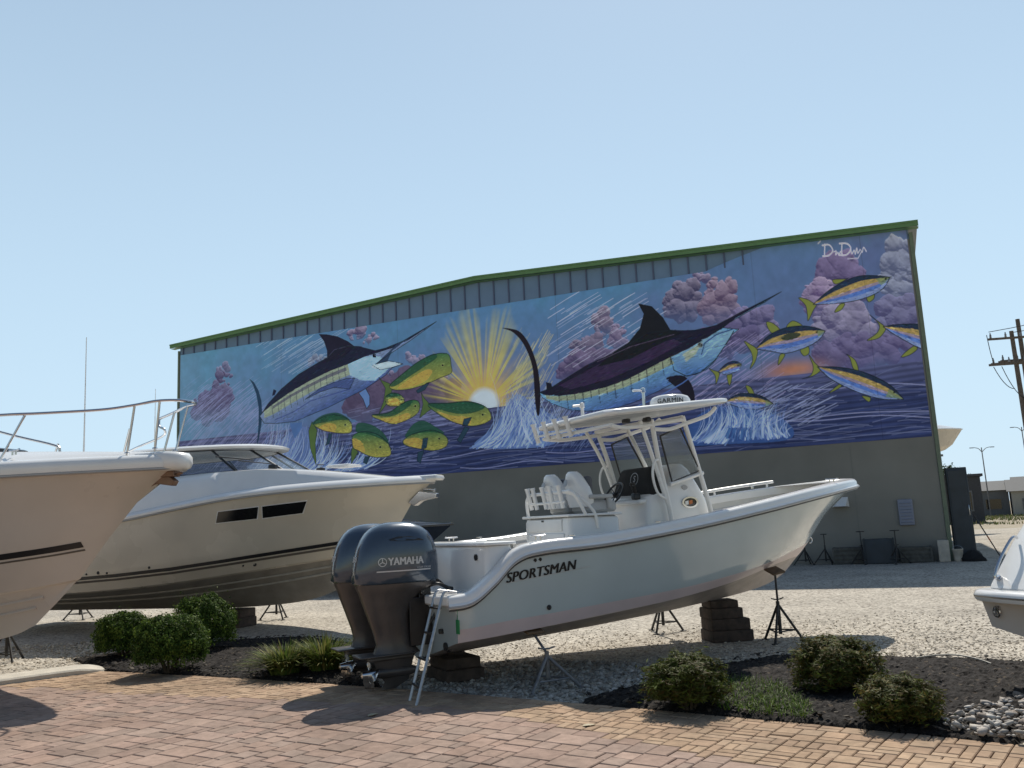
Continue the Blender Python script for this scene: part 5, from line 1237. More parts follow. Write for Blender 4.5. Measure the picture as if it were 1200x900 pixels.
for sd in (-1, 1):
    for q in WN:
        def grid(k, off):
            c0 = (sum(p[0] for p in q) / 4, sum(p[1] for p in q) / 4); Q_ = [(c0[0] + (p[0] - c0[0]) * k[0], c0[1] + (p[1] - c0[1]) * k[1]) for p in q]
            return [[on_side(bb, (Q_[0][0] * (1 - t) + Q_[3][0] * t) * (1 - s) + (Q_[1][0] * (1 - t) + Q_[2][0] * t) * s, (Q_[0][1] * (1 - t) + Q_[3][1] * t) * (1 - s) + (Q_[1][1] * (1 - t) + Q_[2][1] * t) * s, sd, off) for t in np.linspace(0, 1, 8)] for s in np.linspace(0, 1, 4)]
        mb = MB(); mb.loft(grid((1.05, 1.16), .004), False, False); fr = mb.build("hull_window", 'gel_white', cb_)
        mb = MB(); mb.loft(grid((1, 1), .010), False, False); mb.build("window_glass", 'glass_dark', fr)
for x, z, r_ in ((7.07, 1.20, .035), (6.88, 1.19, .02), (3.99, 1.17, .03), (4.2, 1.16, .02), (5.16, 1.23, .025), (3.7, 1.15, .02)):
    mb = MB(); mb.lathe([(0, 0), (r_, 0), (r_, .012), (r_ * .6, .015), (0, .004)], on_side(bb, x, z, off=-.002), 12, axis=(0, -1, 0)); mb.build("through_hull", 'black_plastic', cb_)
# deck and house
ztop = lambda x: float(np.interp(x, [0, 4, 5, 6.2, 7.3, 8.2, 9.2, 10.0, 10.2], [2.80, 2.86, 2.92, 2.93, 2.93, 2.84, 2.70, 2.58, 2.56]))
stn = []
for p in sheer[::-1]:
    w, z = p.y, p.z; T = ztop(p.x); h = T - z - .1
    r_ = []
    for kw, kz in ((1.0, 0), (.985, .25 if p.x < 6.5 else .12), (.93, .62 if p.x < 6.5 else .4), (.84, .92), (.66, .99), (.33, 1.04), (0, 1.06)):
        ww = max(w - .10, 0) * kw if p.x < 8.8 else max(w - .08, 0) * kw
        r_.append(Vector((p.x - .03, -ww, z + .085 + h * kz)))
    stn.append(r_ + [Vector((q.x, -q.y, q.z)) for q in r_[::-1][1:]])
MB().loft(stn, False, False).build("deck", 'gel_white', cb_, angle=50)
bq = [Vector((8.9 - .0, 0, 2.72))]
def ring_top(xf, xb, w, z, n=12, p=.75):
    """horseshoe: port back -> front -> starboard back"""
    pts = []
    for a in np.linspace(90, -90, 2 * n + 1):
        pts.append(Vector((xb + 1.1 + (xf - xb - 1.1) * abs(math.cos(R(a))) ** p, w * math.copysign(abs(math.sin(R(a))) ** .8, math.sin(R(a))), z)))
    return [Vector((xb, w, z))] + pts + [Vector((xb, -w, z))]
base = ring_top(7.45, 3.2, 1.36, 2.86); topr = ring_top(6.55, 3.0, 1.18, 3.35)
mb = MB(); mb.loft([base, [a.lerp(c, .5) + Vector((.02, 0, 0)) for a, c in zip(base, topr)], topr], False, False); ws = mb.build("windshield", 'windshield', cb_, angle=60)
mb = MB()
for i in (2, 7, 11, 15, 19, 24): mb.tube([base[i], topr[i]], .022, 6)
mb.tube(base, .028, 6); mb.tube(topr, .022, 6); mb.build("windshield_frame", 'black_plastic', ws)
def hard(k, z, ex=0): 
    return [Vector((4.3 + (p.x - 4.3) * k + (ex if p.x > 5 else 0), p.y * k, z)) for p in ring_top(6.85, 1.8, 1.34, 0)]
mb = MB(); mb.loft([hard(.93, 3.34), hard(1, 3.36), hard(1.01, 3.40), hard(.97, 3.44), hard(.6, 3.50), hard(.1, 3.515)], True, True); mb.build("hardtop", 'gel_white', cb_, angle=50)
mb = MB(); mb.box((2.0, 1.2, 3.1), (.25, .1, .6)); mb.box((2.0, -1.2, 3.1), (.25, .1, .6)); mb.build("hardtop_support", 'gel_white', cb_, bevel=.02)
for sgn, c0 in ((-1, (6.95, -.75)), (1, (6.95, .75))):
    mb = MB(); mb.rbox((7.30, c0[1], 2.95), (.16, .10, .08), .02); mb.tube([(7.30, c0[1], 3.0), (6.95, c0[1] + .55 * sgn, 3.06)], .009); mb.tube([(7.05, c0[1] + .25 * sgn, 3.08), (6.75, c0[1] + .9 * sgn, 3.13)], .012); mb.build("windshield_wiper", 'black_plastic', cb_)
mb = MB(); mb.tube([(2.7, -.88, 3.44), (2.7, -.88, 3.9), (2.70, -.90, 5.95)], [.022, .016, .008], 6); mb.build("whip_antenna", 'powder', cb_)
mb = MB(); mb.tube([(4.0, -.3, 3.47), (4.0, -.3, 4.8)], [.012, .005], 6); mb.build("whip_antenna", 'powder', cb_)
mb = MB(); mb.rbox((8.35, 0, 2.92), (.5, .5, .05), .04); mb.build("deck_hatch", 'gel_white', cb_)
mb = MB(); mb.rbox((10.12, 0, 2.58), (.5, .34, .10), .05); mb.build("anchor_platform", 'gel_white', cb_)
mb = MB(); mb.tube([(9.95, 0, 2.40), (10.25, 0, 2.36)], .025); mb.prism([(9.72, 2.16), (9.95, 2.36), (10.30, 2.30), (10.28, 2.22), (9.98, 2.18), (9.85, 2.10)], -.07, .07); mb.build("anchor", 'steel', cb_, bevel=.01)

# ---------------------------------------------------------------- white motor yacht bow, nearest on the left
ya = empty("motor_yacht", (-14.64, 13.72, 0), R(-15), "tall pale motor yacht bow with steel rail and black hull stripe, nearest at left", "boat")
SH = [(0, 1.75, 2.42), (3, 1.80, 2.46), (5.5, 1.78, 2.50), (7, 1.66, 2.53), (8, 1.48, 2.555), (8.9, 1.20, 2.585), (9.6, .88, 2.605), (10.2, .52, 2.62), (10.6, .24, 2.635), (10.75, 0, 2.64)]
MI = [(0, 1.70, 1.85), (3, 1.74, 1.9), (5.5, 1.68, 1.96), (7, 1.50, 2.02), (7.9, 1.26, 2.06), (8.7, .94, 2.11), (9.3, .62, 2.15), (9.75, .32, 2.18), (10.0, .13, 2.20), (10.12, 0, 2.21)]
BO = [(0, 1.62, 1.15), (3, 1.64, 1.2), (5.5, 1.54, 1.30), (7, 1.30, 1.40), (7.8, 1.04, 1.47), (8.5, .74, 1.55), (9.0, .46, 1.61), (9.35, .22, 1.66), (9.55, .09, 1.70), (9.66, 0, 1.72)]
CH = [(0, 1.52, .72), (3, 1.50, .76), (5.4, 1.34, .85), (6.8, 1.06, .96), (7.6, .80, 1.04), (8.2, .55, 1.11), (8.65, .33, 1.17), (9.0, .16, 1.22), (9.18, .06, 1.25), (9.28, 0, 1.27)]
CI = [(x - .04, max(w - .06, 0), z - .02) for x, w, z in CH]
ST = [(0, .8, .42), (3, .78, .47), (5.3, .68, .56), (6.6, .52, .66), (7.4, .38, .74), (8.0, .24, .82), (8.4, .14, .88), (8.7, .07, .93), (8.85, .03, .96), (8.93, 0, .98)]
KE = [(0, 0, .18), (3, 0, .22), (5.2, 0, .30), (6.5, 0, .36), (7.2, 0, .42), (7.8, 0, .49), (8.1, 0, .54), (8.35, 0, .60), (8.5, 0, .66), (8.6, 0, .70)]
hull, HY = hull_mesh("hull", [KE, ST, CI, CH, BO, MI, SH], [0, 0, 0, 0, 0, 0], ['gel_taupe'], ya, 70, 3)
yb = bvh_of(hull); sheer = [Vector(p) for p in HY[-1]]
sweep_sheer(sheer, [(0, -.05), (.05, -.03), (.07, .04), (.05, .09), (.0, .13), (-.12, .15), (-.16, .08), (-.16, .0)], "gunwale", 'gel_white', ya)
sweep_sheer(sheer, [(.0, -.065), (.055, -.055), (.055, -.035), (0, -.03)], "rub_rail", 'rubrail', ya)
xs = np.linspace(.2, 9.45, 40); zs = lambda x: float(np.interp(x, [p[0] for p in BO], [p[2] for p in BO]))
strip_on(yb, xs, lambda x: zs(x) - .01, lambda x: zs(x) + .06, "hull_stripe", 'black_stripe', ya)
strip_on(yb, xs, lambda x: zs(x) - .055, lambda x: zs(x) - .033, "hull_stripe", 'brown_stripe', ya)
for sd in (-1, 1):
    for k, t_ in ((1, .0), (2, .5)):
        qs = [(Vector(p) * (1 - t_) + Vector(q) * t_) for p, q in zip(HY[1], HY[2]) if p[0] < 8.7]; mb = MB(); mb.tube([Vector((q.x, sd * q.y, q.z)) for q in qs], .022, 6); mb.build("spray_rail", 'gel_taupe', ya)
stn = []
for p in sheer[::-1]:
    w, z = max(p.y - .10, 0), p.z; h = float(np.interp(p.x, [0, 6, 8.5, 10.2, 10.75], [.42, .35, .24, .10, .05]))
    r_ = [Vector((p.x - .04, -w * kw, z + .12 + h * kz)) for kw, kz in ((1, 0), (.8, .45), (.62, .9), (.3, 1), (0, 1.03))]
    stn.append(r_ + [Vector((q.x, -q.y, q.z)) for q in r_[::-1][1:]])
MB().loft(stn, False, False).build("deck", 'gel_white', ya, angle=50)
mb = MB()      # pulpit platform at the bow
rings = []
for z, k in ((2.57, .78), (2.60, .93), (2.66, .98), (2.74, .97), (2.79, .90), (2.81, .7)):
    rings.append([Vector((10.30 + (.58 * k) * (abs(math.cos(a)) ** .7 if math.cos(a) > 0 else -abs(math.cos(a))), .30 * k * math.copysign(abs(math.sin(a)) ** .8, math.sin(a)), z)) for a in np.linspace(0, 2 * math.pi, 24, endpoint=False)])
mb.loft(rings, True, True); mb.build("bow_pulpit", 'gel_white', ya, angle=50)
mb = MB(); mb.box((10.5, 0, 2.53), (.40, .14, .07)); mb.tube([(10.1, 0, 2.40), (10.78, 0, 2.54)], .02); mb.prism([(10.05, 2.36), (10.30, 2.50), (10.62, 2.50), (10.70, 2.44), (10.66, 2.38), (10.42, 2.42), (10.3, 2.36), (10.2, 2.40)], -.05, .05); mb.build("anchor", 'brown_reflection', ya, bevel=.012)
rl = lambda sd: [Vector(p) for p in ((5.0, sd * 1.60, 3.18), (7.0, sd * 1.48, 3.23), (8.8, sd * 1.10, 3.30), (9.4, sd * .86, 3.315), (10.0, sd * .55, 3.345), (10.35, sd * .40, 3.39), (10.6, sd * .30, 3.435), (10.82, sd * .20, 3.44), (10.92, sd * .08, 3.43))]
mb = MB(); mb.tube(curve(rl(-1) + [Vector((10.93, 0, 3.43))] + rl(1)[::-1][1:-4], 6), .019, 8)
mb.tube(curve([(10.0, .55, 3.345), (10.02, .53, 3.24), (10.14, .48, 3.18), (10.04, .56, 3.10), (9.4, .82, 3.0), (8.8, 1.05, 2.86)], 6), .016, 8)
mb.build("bow_rail", 'steel', ya)
for sd in (-1, 1):
    for (x0, w0, z0, x1, w1, z1) in ((8.95, 1.05, 2.72, 9.22, .93, 3.305), (10.22, .34, 2.80, 10.36, .39, 3.39), (10.52, .20, 2.85, 10.64, .28, 3.43), (7.3, 1.45, 2.68, 7.55, 1.40, 3.245)):
        mb = MB(); mb.tube([(x0, sd * w0, z0 - .03), (x1, sd * w1, z1)], .015, 8); mb.lathe([(0, 0), (.035, 0), (.03, .012), (0, .02)], (x0, sd * w0, z0), 10); mb.build("rail_stanchion", 'steel', ya)
mb = MB(); mb.tube(curve([(8.42, .5, 2.80), (8.42, .5, 3.02), (8.32, .5, 3.10), (7.6, .6, 3.28), (7.0, .7, 3.44)], 5), .018, 6); mb.lathe([(0, 0), (.06, 0), (.05, .05), (0, .06)], (8.42, .5, 2.78), 10); mb.build("davit_arm", 'alu', ya)
for x, y in ((8.2, -.35), (7.3, -.3)):
    mb = MB(); mb.rbox((x, y, 2.96), (.55, .55, .05), .05); h_ = mb.build("deck_hatch", 'glass_dark', ya); mb = MB(); mb.tube(curve([(x - .3, y - .3, 2.97), (x - .25, y - .3, 3.03), (x + .2, y - .3, 3.03), (x + .28, y - .3, 2.97)], 4), .012); mb.build("hatch_rail", 'steel', h_)
cleat(ya, (9.0, -.85, 2.83), -.35, 1.4)

# ---------------------------------------------------------------- boat stern at the right edge
sb = empty("sport_boat", (4.64, 7.17, 0), R(19), "white sport boat stern with steel grab handle, cut off by the photo's right edge", "boat")
SH = [(0, 1.16, .80), (1, 1.2, .82), (3, 1.22, .92), (4.5, 1.05, 1.05), (5.6, .6, 1.14), (6.1, .25, 1.18), (6.3, 0, 1.2)]
CH = [(0, 1.08, .56), (1, 1.1, .57), (2.9, 1.06, .64), (4.2, .82, .74), (5.1, .42, .82), (5.5, .16, .88), (5.7, 0, .92)]
KE = [(0, 0, .36), (1, 0, .36), (2.8, 0, .38), (4.0, 0, .42), (4.7, 0, .48), (5.1, 0, .56), (5.3, 0, .62)]
hull, HS = hull_mesh("hull", [KE, CH, SH], [0, 0], ['gel_taupe'], sb, 40, 4)
mb = MB()
PL = [(-.02, -1.19), (.5, -1.24), (2.5, -1.26), (2.5, 1.26), (.5, 1.24), (-.02, 1.19), (-.13, 1.08), (-.17, .8), (-.19, 0), (-.17, -.8), (-.13, -1.08)]
def rg(k, z): return [Vector((x * (1 if k == 1 else k) , y * k, z)) for x, y in PL]
mb.loft([[Vector((x, y, .80)) for x, y in PL], [Vector((x * 1.04 - .01, y * 1.012, .83)) for x, y in PL], [Vector((x * 1.04 - .01, y * 1.012, .86)) for x, y in PL], [Vector((x, y, .885)) for x, y in PL], [Vector((x + .02, y * .985, .895)) for x, y in PL]], True, True)
mb.build("swim_platform", 'gel_white', sb, angle=40)
mb = MB(); mb.loft([[Vector((x * 1.05 - .014, y * 1.016, z)) for x, y in PL] for z in (.837, .852)], True, False); mb.build("rub_rail", 'steel', sb)
mb = MB()
def hs(x0, w, z, r=.12): return [Vector((x0 + r, -w, z)), Vector((x0, -w + r, z)), Vector((x0, w - r, z)), Vector((x0 + r, w, z)), Vector((3.2, w, z)), Vector((3.2, -w, z))]
mb.loft([hs(.02, 1.15, .88, .08), hs(.06, 1.15, .94, .08), hs(.36, 1.13, 1.30, .08), hs(.60, 1.10, 1.56, .08), hs(.74, 1.04, 1.66), hs(1.0, .95, 1.69)], True, True); mb.build("engine_hatch", 'gel_white', sb, angle=40, bevel=.03)
mb = MB(); mb.tube(curve([(.10, 1.02, .98), (.05, 1.02, 1.01), (.14, 1.02, 1.16), (.30, 1.01, 1.34), (.37, 1.01, 1.34)], 5), .013, 8); mb.lathe([(0, 0), (.03, 0), (.03, .02), (0, .03)], (.10, 1.02, .985), 10, axis=(-1, 0, .7)); mb.build("grab_handle", 'steel', sb)
mb = MB(); mb.tube([(-.03 - .0, .98 + .032 * math.cos(a), .70 + .045 * math.sin(a)) for a in np.linspace(0, 2 * math.pi, 17)], .010, 6); mb.box((-.008, .98, .715), (.02, .05, .07)); mb.build("tow_eye", 'steel', sb)
MB().loft([[Vector((x, max(0, y) * s_, z + .1)) for x, y, z in [p for p in HS[-1] if p[0] > 2.2]] for s_ in (-1, 1)], False, False).build("fore_deck", 'gel_white', sb)

# ---------------------------------------------------------------- dark bow behind the cruiser, and a boat stored high behind the warehouse
def small_boat(name, loc, rz, L, hw, zk, zs, mats, label, group=None):
    t = empty(name, loc, rz, label, "boat", group)
    SHr = [(0, hw * .95, zs - .1), (L * .3, hw, zs - .1), (L * .6, hw * .95, zs - .04), (L * .8, hw * .65, zs), (L * .93, hw * .28, zs + .03), (L, 0, zs + .04)]
    CHr = [(0, hw * .85, zk + .3), (L * .3, hw * .87, zk + .31), (L * .57, hw * .75, zk + .38), (L * .74, hw * .42, zk + .48), (L * .84, hw * .16, zk + .56), (L * .89, 0, zk + .62)]
    KEr = [(0, 0, zk), (L * .3, 0, zk), (L * .52, 0, zk + .03), (L * .68, 0, zk + .12), (L * .76, 0, zk + .22), (L * .82, 0, zk + .34)]
    h_, HH = hull_mesh("hull", [KEr, CHr, SHr], [0, 0], [mats[0]], t, 40, 3)
    sh = [Vector(p) for p in HH[-1]]
    sweep_sheer(sh, [(0, -.03), (.05, -.02), (.05, .03), (0, .06), (-.12, .07), (-.12, -.02)], "gunwale", mats[1], t)
    st = []
    for p in sh[::-1]:
        r_ = [Vector((p.x - .03, -max(p.y - .08, 0) * kw, p.z + .04 + kz * min(.34, (L - p.x) * .14))) for kw, kz in ((1, 0), (.8, .6), (.5, .95), (0, 1.05))]
        st.append(r_ + [Vector((q.x, -q.y, q.z)) for q in r_[::-1][1:]])
    MB().loft(st, False, False).build("deck", mats[1], t, angle=50)
    return t
dk = small_boat("bowrider", (-8.05, 26.8, 0), R(-24), 6.8, 1.15, .62, 1.72, ('navy', 'navy'), "dark navy bowrider, its pointed bow showing past the cream cruiser's bow", None)
mb = MB(); mb.loft([[Vector((3.9, y, z)), Vector((4.6, y * .8, z)), Vector((5.0, 0, z)), Vector((4.6, -y * .8, z)), Vector((3.9, -y, z))] if z < 2 else [Vector((3.5, y * .9, z)), Vector((4.1, y * .7, z)), Vector((4.4, 0, z)), Vector((4.1, -y * .7, z)), Vector((3.5, -y * .9, z))] for y, z in ((.95, 1.98), (.95, 2.4))], False, False); mb.build("windshield", 'windshield', dk)
rk = small_boat("stored_boat", (18.9, 48.1, 0), R(14), 7.2, 1.3, 4.35, 5.80, ('gel_cream', 'gel_white'), "white boat bow stored high on a rack, poking out past the warehouse corner", None)
# ================================================================ STANDS AND BLOCKS
def jack(loc, h, label, m='jack', pad_tilt=(0, 0), rz=0, spread=.30, lean=(0, 0), group="jack stands holding the boats", pad='jack_pad', handle=True):
    t = empty("jack_stand", loc, rz, label, "jack stand", group)
    ah = min(.46, h * .55); lx, ly = lean
    feet = [(spread * math.cos(R(a)), spread * math.sin(R(a)), .012) for a in (90, 210, 330)]
    for f in feet:
        mb = MB(); mb.tube([f, (.015 * f[0] / spread, .015 * f[1] / spread, ah)], .017, 8); mb.rbox((f[0], f[1], .008), (.07, .07, .014), .005); mb.build("leg", m, t)
    mb = MB(); 
    k = .30
    g_ = [Vector(f) * (1 - k) + Vector((0, 0, ah)) * k for f in feet]
    for i in range(3): mb.tube([g_[i], g_[(i + 1) % 3]], .010, 6)
    mb.build("brace_ring", m, t)
    mb = MB(); mb.tube([(0, 0, .10), (0, 0, ah + .06)], .024, 10); mb.build("centre_tube", m, t)
    mb = MB(); mb.tube([(0, 0, ah + .04), (lx, ly, h - .03)], .014, 8)
    if handle: mb.tube([(-.09, .02, ah + .10), (-.04, 0, ah + .085), (.04, 0, ah + .085), (.09, -.02, ah + .10)], .009, 6)
    mb.build("screw", m, t)
    mb = MB(); rt = Matrix.Rotation(R(pad_tilt[0]), 3, 'X') @ Matrix.Rotation(R(pad_tilt[1]), 3, 'Y')
    mb.rbox(Vector((lx, ly, h - .015)), (.21, .18, .025), .008, rot=rt); mb.build("pad", pad, t)
    return t
def loc_of(root, p):
    m_ = Matrix.Translation(root.location) @ Matrix.Rotation(root.rotation_euler.z, 4, 'Z'); return m_ @ Vector(p)
def L0(root, x, y): q = loc_of(root, (x, y, 0)); return (q.x, q.y, .03 if q.y < 9.2 and q.x < .5 and False else 0)
jack(L0(cc, 4.85, -.66), .93, "black jack stand under the pale green boat's bow, brown pad tilted to its hull", 'jack', (22, -8), R(28.7), .29)
jack(L0(cc, .90, -1.32), .58, "grey jack stand under the pale green boat beside its boarding ladder", 'jack_grey', (12, 0), R(28.7), .33, lean=(0, .28))
jack(L0(cc, 4.45, 1.30), .92, "jack stand on the far side of the pale green boat, left of the timber stack", 'jack', (-22, 0), R(28.7), .29, lean=(0, -.4))
jack(L0(cc, .90, 1.32), .58, "jack stand on the far side of the pale green boat near the motors", 'jack', (-12, 0), R(28.7), .33, lean=(0, -.28))
jack(L0(cb_, 5.9, 1.15), .84, "jack stand seen behind the timber blocks under the cream cruiser", 'jack', (-12, 0), R(-22), .33, lean=(0, -.1))
jack(L0(cb_, .2, 1.35), .72, "jack stand under the far stern of the cream cruiser", 'jack', (-10, 0), R(-22), .36)
jack(L0(ya, 6.7, 1.45), .88, "dark jack stand under the tall motor yacht's hull, on pale stones", 'jack', (-25, 0), R(-15), .33, lean=(0, -.45))
jack(L0(sb, 3.6, 1.0), .55, "jack stand under the white sport boat beyond the photo's right edge", 'jack', (-15, 0), R(19), .30)
# spare stands along the warehouse wall
W0 = Matrix.Translation(WO) @ Matrix.Rotation(WR, 4, 'Z')
def WP(s, o): q = W0 @ Vector((s, o, 0)); return (q.x, q.y, 0)
for s, o, h, lb in ((4.02, .35, .93, "spare jack stand by the warehouse wall, farthest from the crates' corner"), (3.42, .38, .93, "spare jack stand by the warehouse wall beside the low wooden crate"), (2.35, .75, .98, "spare jack stand in front of the wall at the near side of the black box"), (1.40, .95, .98, "spare jack stand at the corner side of the black box by the wall")):
    jack(WP(s, o), h, lb, 'jack', (0, 0), R(20 * s), .36, group="spare jack stands by the wall", pad='jack')
def crate(loc, rz, d, m, label, name="crate", slats=True, group=None):
    t = empty(name, loc, rz, label, name.replace('_', ' ').split()[-1], group)
    mb = MB(); mb.rbox((0, 0, d[2] / 2), (d[0] * .96, d[1] * .96, d[2] * .96), .01); mb.build("box_body", m, t)
    mb = MB()
    for z in np.linspace(.06, d[2] - .05, 4): mb.box((0, -d[1] / 2, z), (d[0], .02, d[2] * .16)); mb.box((0, d[1] / 2, z), (d[0], .02, d[2] * .16))
    if slats: mb.build("slat", m, t)
    mb = MB()
    for sx in (-1, 1): 
        for sy in (-1, 1): mb.box((sx * d[0] * .48, sy * d[1] * .5, d[2] / 2), (.05, .05, d[2]))
    mb.build("corner_post", m, t); return t
crate(WP(2.72, .30), WR, (.95, .5, .50), 'wood_crate', "low dull green slatted crate between the spare stands by the wall")
crate(WP(1.88, .55), WR, (.85, .6, .74), 'dark_steel', "black box between two spare jack stands by the wall", "storage_box", False)
crate(WP(.88, .32), WR, (.85, .5, .46), 'wood_crate', "low grey slatted crate right of the black box, under the vent")
# concrete block, bucket and blanket heap at the corner
t = empty("concrete_block", WP(.14, .40), WR, "pale upright concrete block at the warehouse corner", "block"); mb = MB(); mb.rbox((0, 0, .31), (.30, .30, .62), .02); mb.build("block_body", 'concrete', t)
t = empty("bucket", WP(-.22, .45), WR, "white bucket by the concrete block at the warehouse corner", "bucket")
MB().lathe([(0, 0), (.11, 0), (.14, .32), (.148, .33), (.148, .35), (.13, .35), (.12, .05), (0, .05)], (0, 0, 0), 18).build("pail", 'concrete', t); MB().tube([(.14 * math.cos(a), 0, .33 + .12 * math.sin(a)) for a in np.linspace(0, math.pi, 12)], .005).build("handle", 'steel', t)
t = empty("canvas_heap", WP(-.62, .50), WR, "small dark canvas heap at the foot of the dark cabinet", "heap")
mb = MB(); rg_ = []
for k, (z, r_) in enumerate(((0, .28), (.08, .30), (.18, .24), (.28, .14), (.33, .05))): rg_.append([(r_ * (1 + .25 * math.sin(3 * a + k)) * math.cos(a), r_ * .8 * (1 + .2 * math.cos(4 * a + k)) * math.sin(a), z) for a in np.linspace(0, 2 * math.pi, 16, endpoint=False)])
mb.loft(rg_, True, True); mb.build("folds", 'cover', t, angle=70)
t = empty("steel_cabinet", WP(-.47, -.45), WR, "tall dark steel cabinet standing past the warehouse corner", "cabinet")
mb = MB(); mb.rbox((0, 0, 1.36), (.56, .8, 2.72), .02); mb.build("cabinet_body", 'dark_steel', t)
mb = MB(); mb.box((0, .405, 1.38), (.46, .02, 2.5)); d_ = mb.build("door", 'dark_steel', t, bevel=.006); mb = MB(); mb.tube([(-.22, .43, 1.3), (-.22, .45, 1.35), (-.22, .45, 1.55), (-.22, .43, 1.6)], .01); mb.build("handle", 'steel', d_)
t = empty("leaning_pole", WP(-.95, .35), 0, "dark pole leaning against the steel cabinet by the gravel", "pole"); mb = MB(); q0 = Vector((.20, -.45, .02)); q1 = Vector((-.16, .14, 1.35)); mb.tube([q0, q1], .017, 8); mb.build("shaft", 'jack', t); mb = MB(); mb.tube([q0.lerp(q1, .4), q0.lerp(q1, .5)], .020, 8); mb.build("orange_band", 'orange', t)
# block stacks under the keels
def block(loc, rz, d, label, group, m='timber', name="timber_block"):
    t = empty(name, loc, rz, label, "block", group); mb = MB(); mb.rbox((0, 0, d[2] / 2), d, .018); o = mb.build("timber_body", m, t); return t
gq = "timber blocks under the boats"
q = L0(cc, 4.48, 0); 
def stack(q, rz, layers, grp):
    z = .0
    for (d, dx, lab) in layers:
        c = Matrix.Rotation(rz, 3, 'Z') @ Vector((dx, 0, 0)); block((q[0] + c.x, q[1] + c.y, z), rz + random.uniform(-.05, .05), d, lab, grp); z += d[2]
stack(q, R(10), [((.58, .46, .15), .03, "lowest dark timber of the stack under the pale green boat's bow"), ((.54, .44, .15), .02, "second lowest timber of the stack under the pale green boat's bow"), ((.46, .42, .14), -.03, "third timber up in the stack under the pale green boat's bow"), ((.40, .36, .10), -.04, "top timber of the stack under the pale green boat's bow")], gq)
stack(L0(cc, .45, .0), R(28.7), [((.46, .6, .13), 0, "lower timber under the pale green boat's stern behind the ladder"), ((.42, .5, .12), 0, "upper timber under the pale green boat's stern behind the ladder")], gq)
stack(L0(cb_, 5.9, 0), R(-22), [((.46, .5, .18), 0, "lower dark timber under the cream cruiser's keel behind the shrubs"), ((.44, .46, .16), 0, "upper dark timber touching the cream cruiser's keel behind the shrubs")], gq)
stack(L0(ya, 4.4, 0), R(-15), [((.4, .5, .13), 0, "lower timber under the motor yacht's keel"), ((.4, .5, .12), 0, "upper timber under the motor yacht's keel")], gq)
stack(L0(sb, 2.2, 0), R(19), [((.4, .5, .18), 0, "lower timber under the sport boat's keel"), ((.4, .5, .17), 0, "upper timber under the sport boat's keel")], gq)
stack(L0(dk, 2.2, 0), R(-24), [((.4, .5, .3), 0, "lower timber under the navy bowrider"), ((.4, .5, .3), 0, "upper timber under the navy bowrider")], gq)
# storage rack holding the high boat
t = empty("boat_rack", (18.9, 48.1, 0), R(14), "tall grey steel rack under the boat stored high behind the warehouse", "rack")
mb = MB()
for x in (1.0, 4.4):
    for y in (-1.2, 1.2): mb.box((x, y, 2.15), (.14, .14, 4.3))
mb.build("upright", 'jack_grey', t)
mb = MB()
for x in (1.0, 4.4): mb.box((x, 0, 4.28), (.12, 2.9, .12))
mb.build("crossbeam", 'jack_grey', t)

# ================================================================ PLANTS
M['leaf'] = attr_mat("shrub leaves", .6, 1, .15, 5, translucent=.3, spec=.12)
def leaf_cloud(name, parent, center, rad, n, size, pal, seed, squash=2.2, top_pal=None, lump=.10, upright=.0, inner=.55, aspect=.55, freq=7):
    rng = np.random.default_rng(seed)
    d = rng.normal(0, 1, (n, 3)); d /= np.linalg.norm(d, axis=1)[:, None]; d[:, 2] = np.where(d[:, 2] < -.55, -d[:, 2], d[:, 2])
    # squarish superellipsoid with a lumpy surface
    e = np.abs(d) ** squash; r = (e.sum(1)) ** (-1 / squash)
    lm = np.array([mnoise.noise(Vector(q * freq * .35) + Vector((seed, 0, 0))) + .5 * mnoise.noise(Vector(q * freq)) for q in d])
    dep = rng.random(n) ** 1.8
    rr = r * (1 + lump * lm * 2) * (1 - (1 - inner) * dep) 
    strag = rng.random(n) < .05; rr[strag] *= 1 + rng.random(strag.sum()) ** 2 * .28
    p = d * rr[:, None] * np.array(rad); p[:, 2] = np.maximum(p[:, 2], -rad[2] * (.80 + .15 * rng.random(n)))
    # each leaf
    nrm = d + rng.normal(0, .55, (n, 3)) + np.array([0, 0, upright]); nrm /= np.linalg.norm(nrm, axis=1)[:, None]
    a = np.cross(nrm, rng.normal(0, 1, (n, 3)) + (np.array([0, 0, 2.0]) if upright else 0)); a /= np.linalg.norm(a, axis=1)[:, None]
    b = np.cross(nrm, a)
    s = size * rng.uniform(.6, 1.35, n)[:, None]
    c = p + np.array(center)
    V = np.stack([c - a * s, c + b * s * aspect, c + a * s, c - b * s * aspect], 1).reshape(-1, 3)
    V[:, 2] = np.maximum(V[:, 2], .01)
    F = np.arange(n * 4).reshape(-1, 4)
    o = raw_mesh(name, V, F, 'leaf', parent)
    pc = np.array(pal)[rng.integers(0, len(pal), n)] * rng.uniform(.7, 1.3, (n, 1))
    # clumps of paler new growth
    tp = np.array(top_pal or pal); cl = np.array([mnoise.noise(Vector(q * 5) + Vector((0, seed, 0))) for q in d])
    new = (cl + rng.normal(0, .25, n) > .12) & (dep < .25); pc[new] = tp[rng.integers(0, len(tp), new.sum())] * rng.uniform(.8, 1.25, (new.sum(), 1))
    set_paint(o.data, pc); return o
